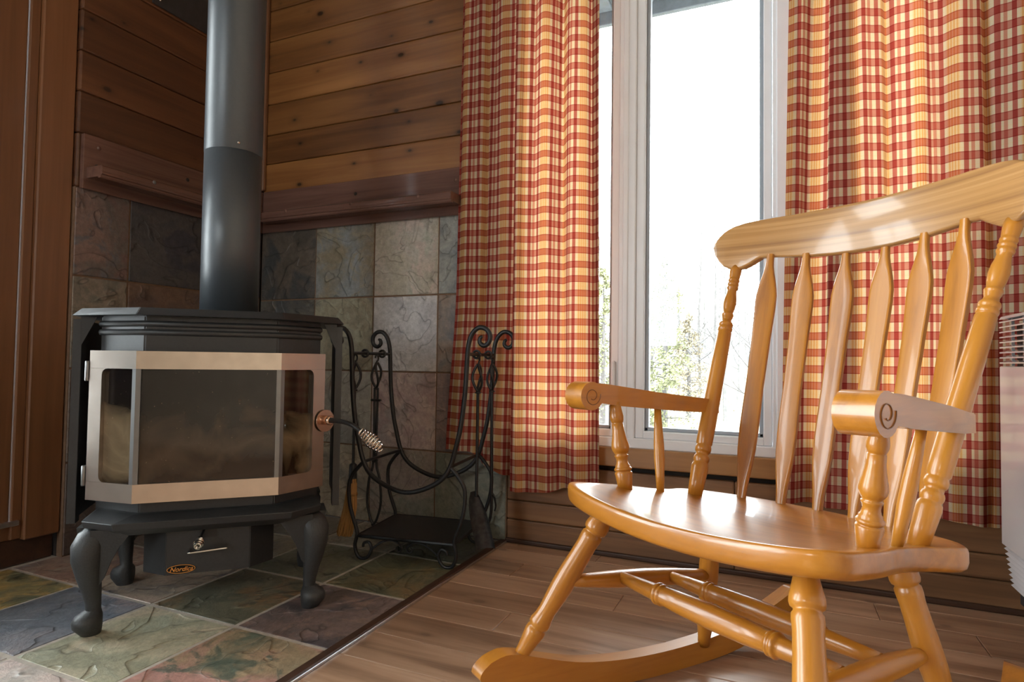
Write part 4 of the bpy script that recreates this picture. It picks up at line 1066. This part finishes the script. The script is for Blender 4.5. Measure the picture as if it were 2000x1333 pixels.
STAB = [(0, .0075), (.2, .0092), (.38, .0112), (.55, .0108), (.75, .0090), (1, .0068)]
for s in (-1, 1): turned('arm_spindle', (s * .230, .928, .393), (s * .259, .950, .572), STAB)
# legs
LTAB = [(0, .0132), (.05, .0160), (.09, .0192), (.125, .0222), (.148, .0226), (.163, .0212), (.170, .0175), (.178, .0175), (.187, .0200), (.21, .0202), (.25, .0190), (.33, .0194), (.43, .0208), (.52, .0208), (.60, .0190), (.68, .0168), (.72, .0176), (.752, .0202), (.774, .0198), (.782, .0168), (.789, .0168), (.797, .0190), (.82, .0194), (.87, .0168), (.93, .0142), (1, .0130)]
for s in (-1, 1):
    turned('leg', (s * .198, .763, .392), (s * .2975, .622, .098), LTAB)
    turned('leg', (s * .178, 1.027, .372), (s * .252, 1.078, .040), [(t, r * .98) for t, r in LTAB])
    turned('side_stretcher', (s * .2345, .700, .2515), (s * .2085, 1.047, .212), [(0, .0095), (.1, .0130), (.3, .0168), (.5, .0182), (.7, .0168), (.9, .0130), (1, .0095)])
CTAB = [(0, .0110), (.1, .0130), (.2, .0152), (.212, .0160)] + ring(.225, .0200, .01) + ring(.245, .0195, .009) + [(.258, .0165), (.35, .0190), (.5, .0205)]
CTAB = CTAB + [(1 - t, r) for t, r in reversed(CTAB[:-1])]
turned('cross_stretcher', (-.2165, .811, .2435), (.2165, .811, .2435), CTAB)
turned('cross_stretcher', (-.2035, .9325, .2275), (.2035, .9325, .2275), [(t, r * .95) for t, r in CTAB])
# rockers
top = [(.556, .112), (.586, .119), (.62, .113), (.655, .101), (.737, .075), (.80, .062), (.868, .053), (.94, .048), (1.016, .0465), (1.10, .051), (1.18, .064), (1.25, .086), (1.31, .114), (1.335, .127)]
bot = [(1.352, .128), (1.366, .112), (1.355, .090), (1.31, .062), (1.25, .036), (1.18, .014), (1.12, .004), (1.05, .0003), (.97, .0), (.90, .0025), (.80, .011), (.70, .026), (.62, .046), (.57, .064), (.537, .082), (.538, .098)]
rp = [(p.x, p.y) for p in catmull([(a, b, 0) for a, b in top], 3)][:-1] + [(p.x, p.y) for p in catmull([(top[-1][0], top[-1][1], 0)] + [(a, b, 0) for a, b in bot] + [(top[0][0], top[0][1], 0)], 3)][:-1]
def ru(v): return .285 - (v - .55) * 0.062 - 0.30 * max(0, v - 1.0) ** 2
for s in (-1, 1):
    rm = prism_me('rocker', rp, lambda p: Vector((s * ru(p[0]), p[0] - .95, p[1])), lambda p: Vector((s * (ru(p[0]) + .034), p[0] - .95, p[1])), M['oakY'], bev=0.003, ang=35)
    cp('rocker', rm)

# ================================================================== HEATER on the right wall
HXf = 0.50
heat = thing('wall_heater', 'white enamel convector heater with louvre slats at the right edge', 'heater', (HXf, 1.36, 0))
Ly, yc = 0.94, 0.0
def hb(name, x0, x1, z0, z1, mat, y0=-0.47, y1=0.47, bev=0.002): return obj(name, box_me(name, (x1 - x0, y1 - y0, z1 - z0), bev, mat, c=((x0 + x1) / 2, (y0 + y1) / 2, (z0 + z1) / 2)), None, heat)
hb('front_panel', 0.0, 0.006, 0.234, 0.6625, M['heater'], bev=0.002)
hb('core', 0.03, 0.158, 0.10, 0.762, M['heater_dark'], -0.462, 0.455)
tp = prism_me('top_cap', [(0.0, 0.776), (0.004, 0.783), (0.012, 0.786), (0.158, 0.786), (0.158, 0.776)], lambda p: (p[0], -0.47, p[1]), lambda p: (p[0], 0.47, p[1]), M['heater'])
obj('top_cap', tp, None, heat)
for k in range(9):
    z = 0.7705 - k * 0.0123
    obj('louvre', prism_me('louvre', [(0.0, z), (0.0, z - 0.003), (0.022, z + 0.004), (0.022, z + 0.006)], lambda p: (p[0], -0.468, p[1]), lambda p: (p[0], 0.468, p[1]), M['heater']), None, heat)
for k in range(12): hb('louvre_post', 0.016, 0.022, 0.664, 0.776, M['heater'], 0.44 - k * 0.075, 0.443 - k * 0.075, 0)
for k in range(8):
    z = 0.226 - k * 0.0122; x = 0.002 + 0.0018 * k
    obj('lower_louvre', prism_me('lower_louvre', [(x, z), (x + 0.010, z + 0.0065), (x + 0.014, z + 0.0065), (x + 0.010, z - 0.0065), (x + 0.006, z - 0.006)], lambda p: (p[0], -0.468, p[1]), lambda p: (p[0], 0.462, p[1]), M['heater']), None, heat)
hb('back_plate', 0.154, 0.1595, 0.12, 0.78, M['heater'])

# ================================================================== OUTSIDE
def grass_mat(name, a, b, c):
    m, nt, bs = new_mat(name)
    tc = nt.nodes.new('ShaderNodeTexCoord')
    n = nd(nt, 'ShaderNodeTexNoise', Scale=0.6, Detail=6.0, Roughness=0.7); lk(nt, tc.outputs['Object'], n.inputs['Vector'])
    lk(nt, ramp(nt, n.outputs[0], [(0.35, a), (0.5, b), (0.65, c)]), bs.inputs['Base Color'])
    bs.inputs['Roughness'].default_value = 0.9
    return m
M['ground'] = grass_mat('dead_grass', (0.085, 0.074, 0.048), (0.11, 0.094, 0.063), (0.10, 0.10, 0.056))
M['hill'] = grass_mat('far_hill', (0.085, 0.086, 0.09), (0.095, 0.093, 0.094), (0.09, 0.092, 0.095))
M['bark'] = plain('grey_bark', (0.095, 0.088, 0.085), 0.9, 0, 0.3, 12)
M['bark_pale'] = plain('pale_bark', (0.13, 0.125, 0.12), 0.9, 0, 0.25, 12)
M['larch'] = plain('larch_needles', (0.15, 0.155, 0.075), 0.8, 0, 0.4, 6)
M['leaf_warm'] = plain('spring_leaves', (0.165, 0.135, 0.085), 0.8, 0, 0.4, 6)
GZ = -1.1
gb = bmesh.new(); NX, NY = 40, 40; gv = []
for i in range(NX + 1):
    row = []
    for j in range(NY + 1):
        x = -60 + 110 * i / NX; y = 2.3 + 90 * j / NY
        z = GZ + 0.025 * max(0, y - 16) + 0.4 * math.sin(x * 0.13) * smooth(12, 40, y)
        row.append(gb.verts.new((x, y, z)))
    gv.append(row)
for i in range(NX):
    for j in range(NY): gb.faces.new((gv[i][j], gv[i + 1][j], gv[i + 1][j + 1], gv[i][j + 1]))
struct('ground', fin(gb, 'ground', M['ground'], 180), label='pale dead grass outside the window')
hb_ = bmesh.new(); hv = []
for i in range(41):
    x = -120 + 220 * i / 40
    h = 7.5 + 2.5 * math.sin(x * 0.031 + 1.0) + 1.2 * math.sin(x * 0.09)
    hv.append([hb_.verts.new((x, y, z)) for y, z in ((88, 0), (100, h * 0.55), (118, h * 0.92), (150, h), (175, 0))])
for a, b in zip(hv, hv[1:]):
    for k in range(4): hb_.faces.new((a[k], b[k], b[k + 1], a[k + 1]))
struct('distant_hill', fin(hb_, 'distant_hill', M['hill'], 180), label='low pale hill on the horizon')

def outdir(px):  # horizontal direction of a viewing column from the room, per metre of depth
    k = (px - 1000) / 1182.4
    return Vector((-math.sin(yaw) + k * math.cos(yaw), math.cos(yaw) + k * math.sin(yaw), 0))
def gz(x, y): return GZ + 0.025 * max(0, y - 16) + 0.4 * math.sin(x * 0.13) * smooth(12, 40, y)

def bare_tree(px, D, H, seed, label, mat, r0=0.07):
    rnd = random.Random(seed)
    p = outdir(px) * D
    t = thing('bare_tree', label, 'tree', (p.x, p.y, gz(p.x, p.y) - 0.1), group='bare trees outside the window')
    tb_ = bmesh.new(); bb2 = bmesh.new()
    pts = []; x = y = 0
    for k in range(9):
        f = k / 8; pts.append(Vector((x, y, H * f))); x += rnd.uniform(-.05, .05) * H * 0.12; y += rnd.uniform(-.05, .05) * H * 0.12
    add_tube(tb_, pts, lambda f: r0 * (1 - 0.85 * f), 6)
    def branch(o, d, L, r, depth):
        q = [o]; dd = d.copy()
        for k in range(4):
            dd = (dd + Vector((rnd.uniform(-.22, .22), rnd.uniform(-.22, .22), rnd.uniform(-.02, .22)))).normalized()
            q.append(q[-1] + dd * L / 4)
        add_tube(bb2, q, lambda f: r * (1 - 0.75 * f), 4)
        if depth:
            for k in range(4):
                a = rnd.uniform(0, 2 * PI); b_ = q[1 + k % 4]
                nd_ = (dd + Vector((math.cos(a), math.sin(a), rnd.uniform(0, .5))) * 0.8).normalized()
                branch(b_, nd_, L * rnd.uniform(.4, .65), r * 0.5, depth - 1)
    for k in range(22):
        f = rnd.uniform(.22, .98); i = min(7, int(f * 8)); o = pts[i].lerp(pts[i + 1], f * 8 - i)
        a = rnd.uniform(0, 2 * PI)
        branch(o, Vector((math.cos(a), math.sin(a), rnd.uniform(.3, .9))).normalized(), H * (0.30 - 0.2 * f), r0 * 0.35 * (1 - .6 * f), 2)
    obj('trunk', fin(tb_, 'trunk', mat, 60), None, t); obj('branches', fin(bb2, 'branches', mat, 60), None, t)
def conifer(px, D, H, W_, seed, label, mat, n=5200):
    rnd = random.Random(seed); p = outdir(px) * D
    t = thing('conifer_tree', label, 'tree', (p.x, p.y, gz(p.x, p.y) - 0.1))
    obj('trunk', tube_me('trunk', [(0, 0, 0), (0.02, 0, H * .5), (0, 0, H * .98)], lambda f: 0.09 * (1 - .92 * f), 7, M['bark']), None, t)
    vs, fs = [], []; bt = bmesh.new()
    for k in range(70):
        f = (k + rnd.random()) / 70; z = H * (0.10 + 0.88 * f); a = rnd.uniform(0, 2 * PI); L = W_ * (1 - f) ** 0.8 * rnd.uniform(.6, 1.1) + 0.06
        d = Vector((math.cos(a), math.sin(a), 0.12)); e = Vector((0, 0, z)) + d * L + Vector((0, 0, -0.06 * L))
        add_tube(bt, [(0, 0, z), Vector((0, 0, z)) + d * L * .5, e], lambda f: 0.014 * (1 - .8 * f), 4)
        for j in range(int(n / 70)):
            g = rnd.uniform(.12, 1.0); c = Vector((0, 0, z)).lerp(e, g) + Vector((rnd.gauss(0, .05), rnd.gauss(0, .05), rnd.gauss(-.02, .05))) * (0.6 + L)
            s = rnd.uniform(.018, .042); u_ = Vector((rnd.gauss(0, 1), rnd.gauss(0, 1), rnd.gauss(0, 1))).normalized(); w_ = u_.orthogonal().normalized()
            b0 = len(vs); vs += [c - u_ * s - w_ * s * .5, c + u_ * s - w_ * s * .5, c + u_ * s * .6 + w_ * s * .6, c - u_ * s * .6 + w_ * s * .6]; fs.append((b0, b0 + 1, b0 + 2, b0 + 3))
    obj('branches', fin(bt, 'branches', M['bark'], 60), None, t)
    fo = obj('foliage', mesh('foliage', vs, fs, mat), None, t); fo['kind'] = 'stuff'
conifer(1298, 13.5, 4.3, 1.05, 3, 'yellow-green young conifer seen through the right window pane', M['larch'])
conifer(1178, 17.0, 4.6, 1.2, 5, 'pale green bushy tree seen through the narrow left pane', M['larch'], 4200)
conifer(1345, 19.0, 3.4, 1.3, 9, 'low warm-leaved shrub tree behind the yellow-green conifer', M['leaf_warm'], 3600)
spec = [(1392, 16, 6.2, 'bare tree standing just right of the conifer'), (1418, 18, 6.4, 'slim bare tree between the conifer and the chair back'), (1366, 24, 7.0, 'distant bare tree behind the conifer'), (1440, 22, 6.0, 'bare tree behind the left chair post'), (1512, 11, 4.6, 'bare tree near the right sash of the window'),
        (1325, 28, 7.2, 'far bare tree rising behind the conifer top'), (1195, 26, 6.5, 'bare tree seen beside the window mullion'), (1405, 30, 6.5, 'thin far bare tree right of the conifer'), (1275, 30, 7.0, 'far bare tree at the left edge of the right pane'), (1455, 32, 7.5, 'farthest bare tree behind the chair back'), (1170, 20, 6.0, 'bare tree at the edge of the left curtain'), (1380, 38, 7.5, 'remote bare tree on the slope')]
for k, (px, D, H, lab) in enumerate(spec): bare_tree(px, D, H, 20 + k, lab, M['bark_pale'] if k % 2 else M['bark'], 0.05 + 0.02 * (k % 3))
# eave over the window
ev = bmesh.new(); add_box(ev, (-0.5, 2.405, 2.232), (4.6, 0.43, 0.012)); 
eave = struct('roof_eave', fin(ev, 'roof_eave', M['soffit']), label='grey roof soffit above the window outside')
obj('fascia', box_me('fascia', (4.6, 0.025, 0.085), 0.003, M['soffit']), None, eave, (-0.5, 2.6, 2.205))
for k in range(26): obj('soffit_board', box_me('soffit_board', (0.165, 0.39, 0.014), 0.003, M['soffit']), None, eave, (-2.7 + 0.178 * k, 2.385, 2.222))
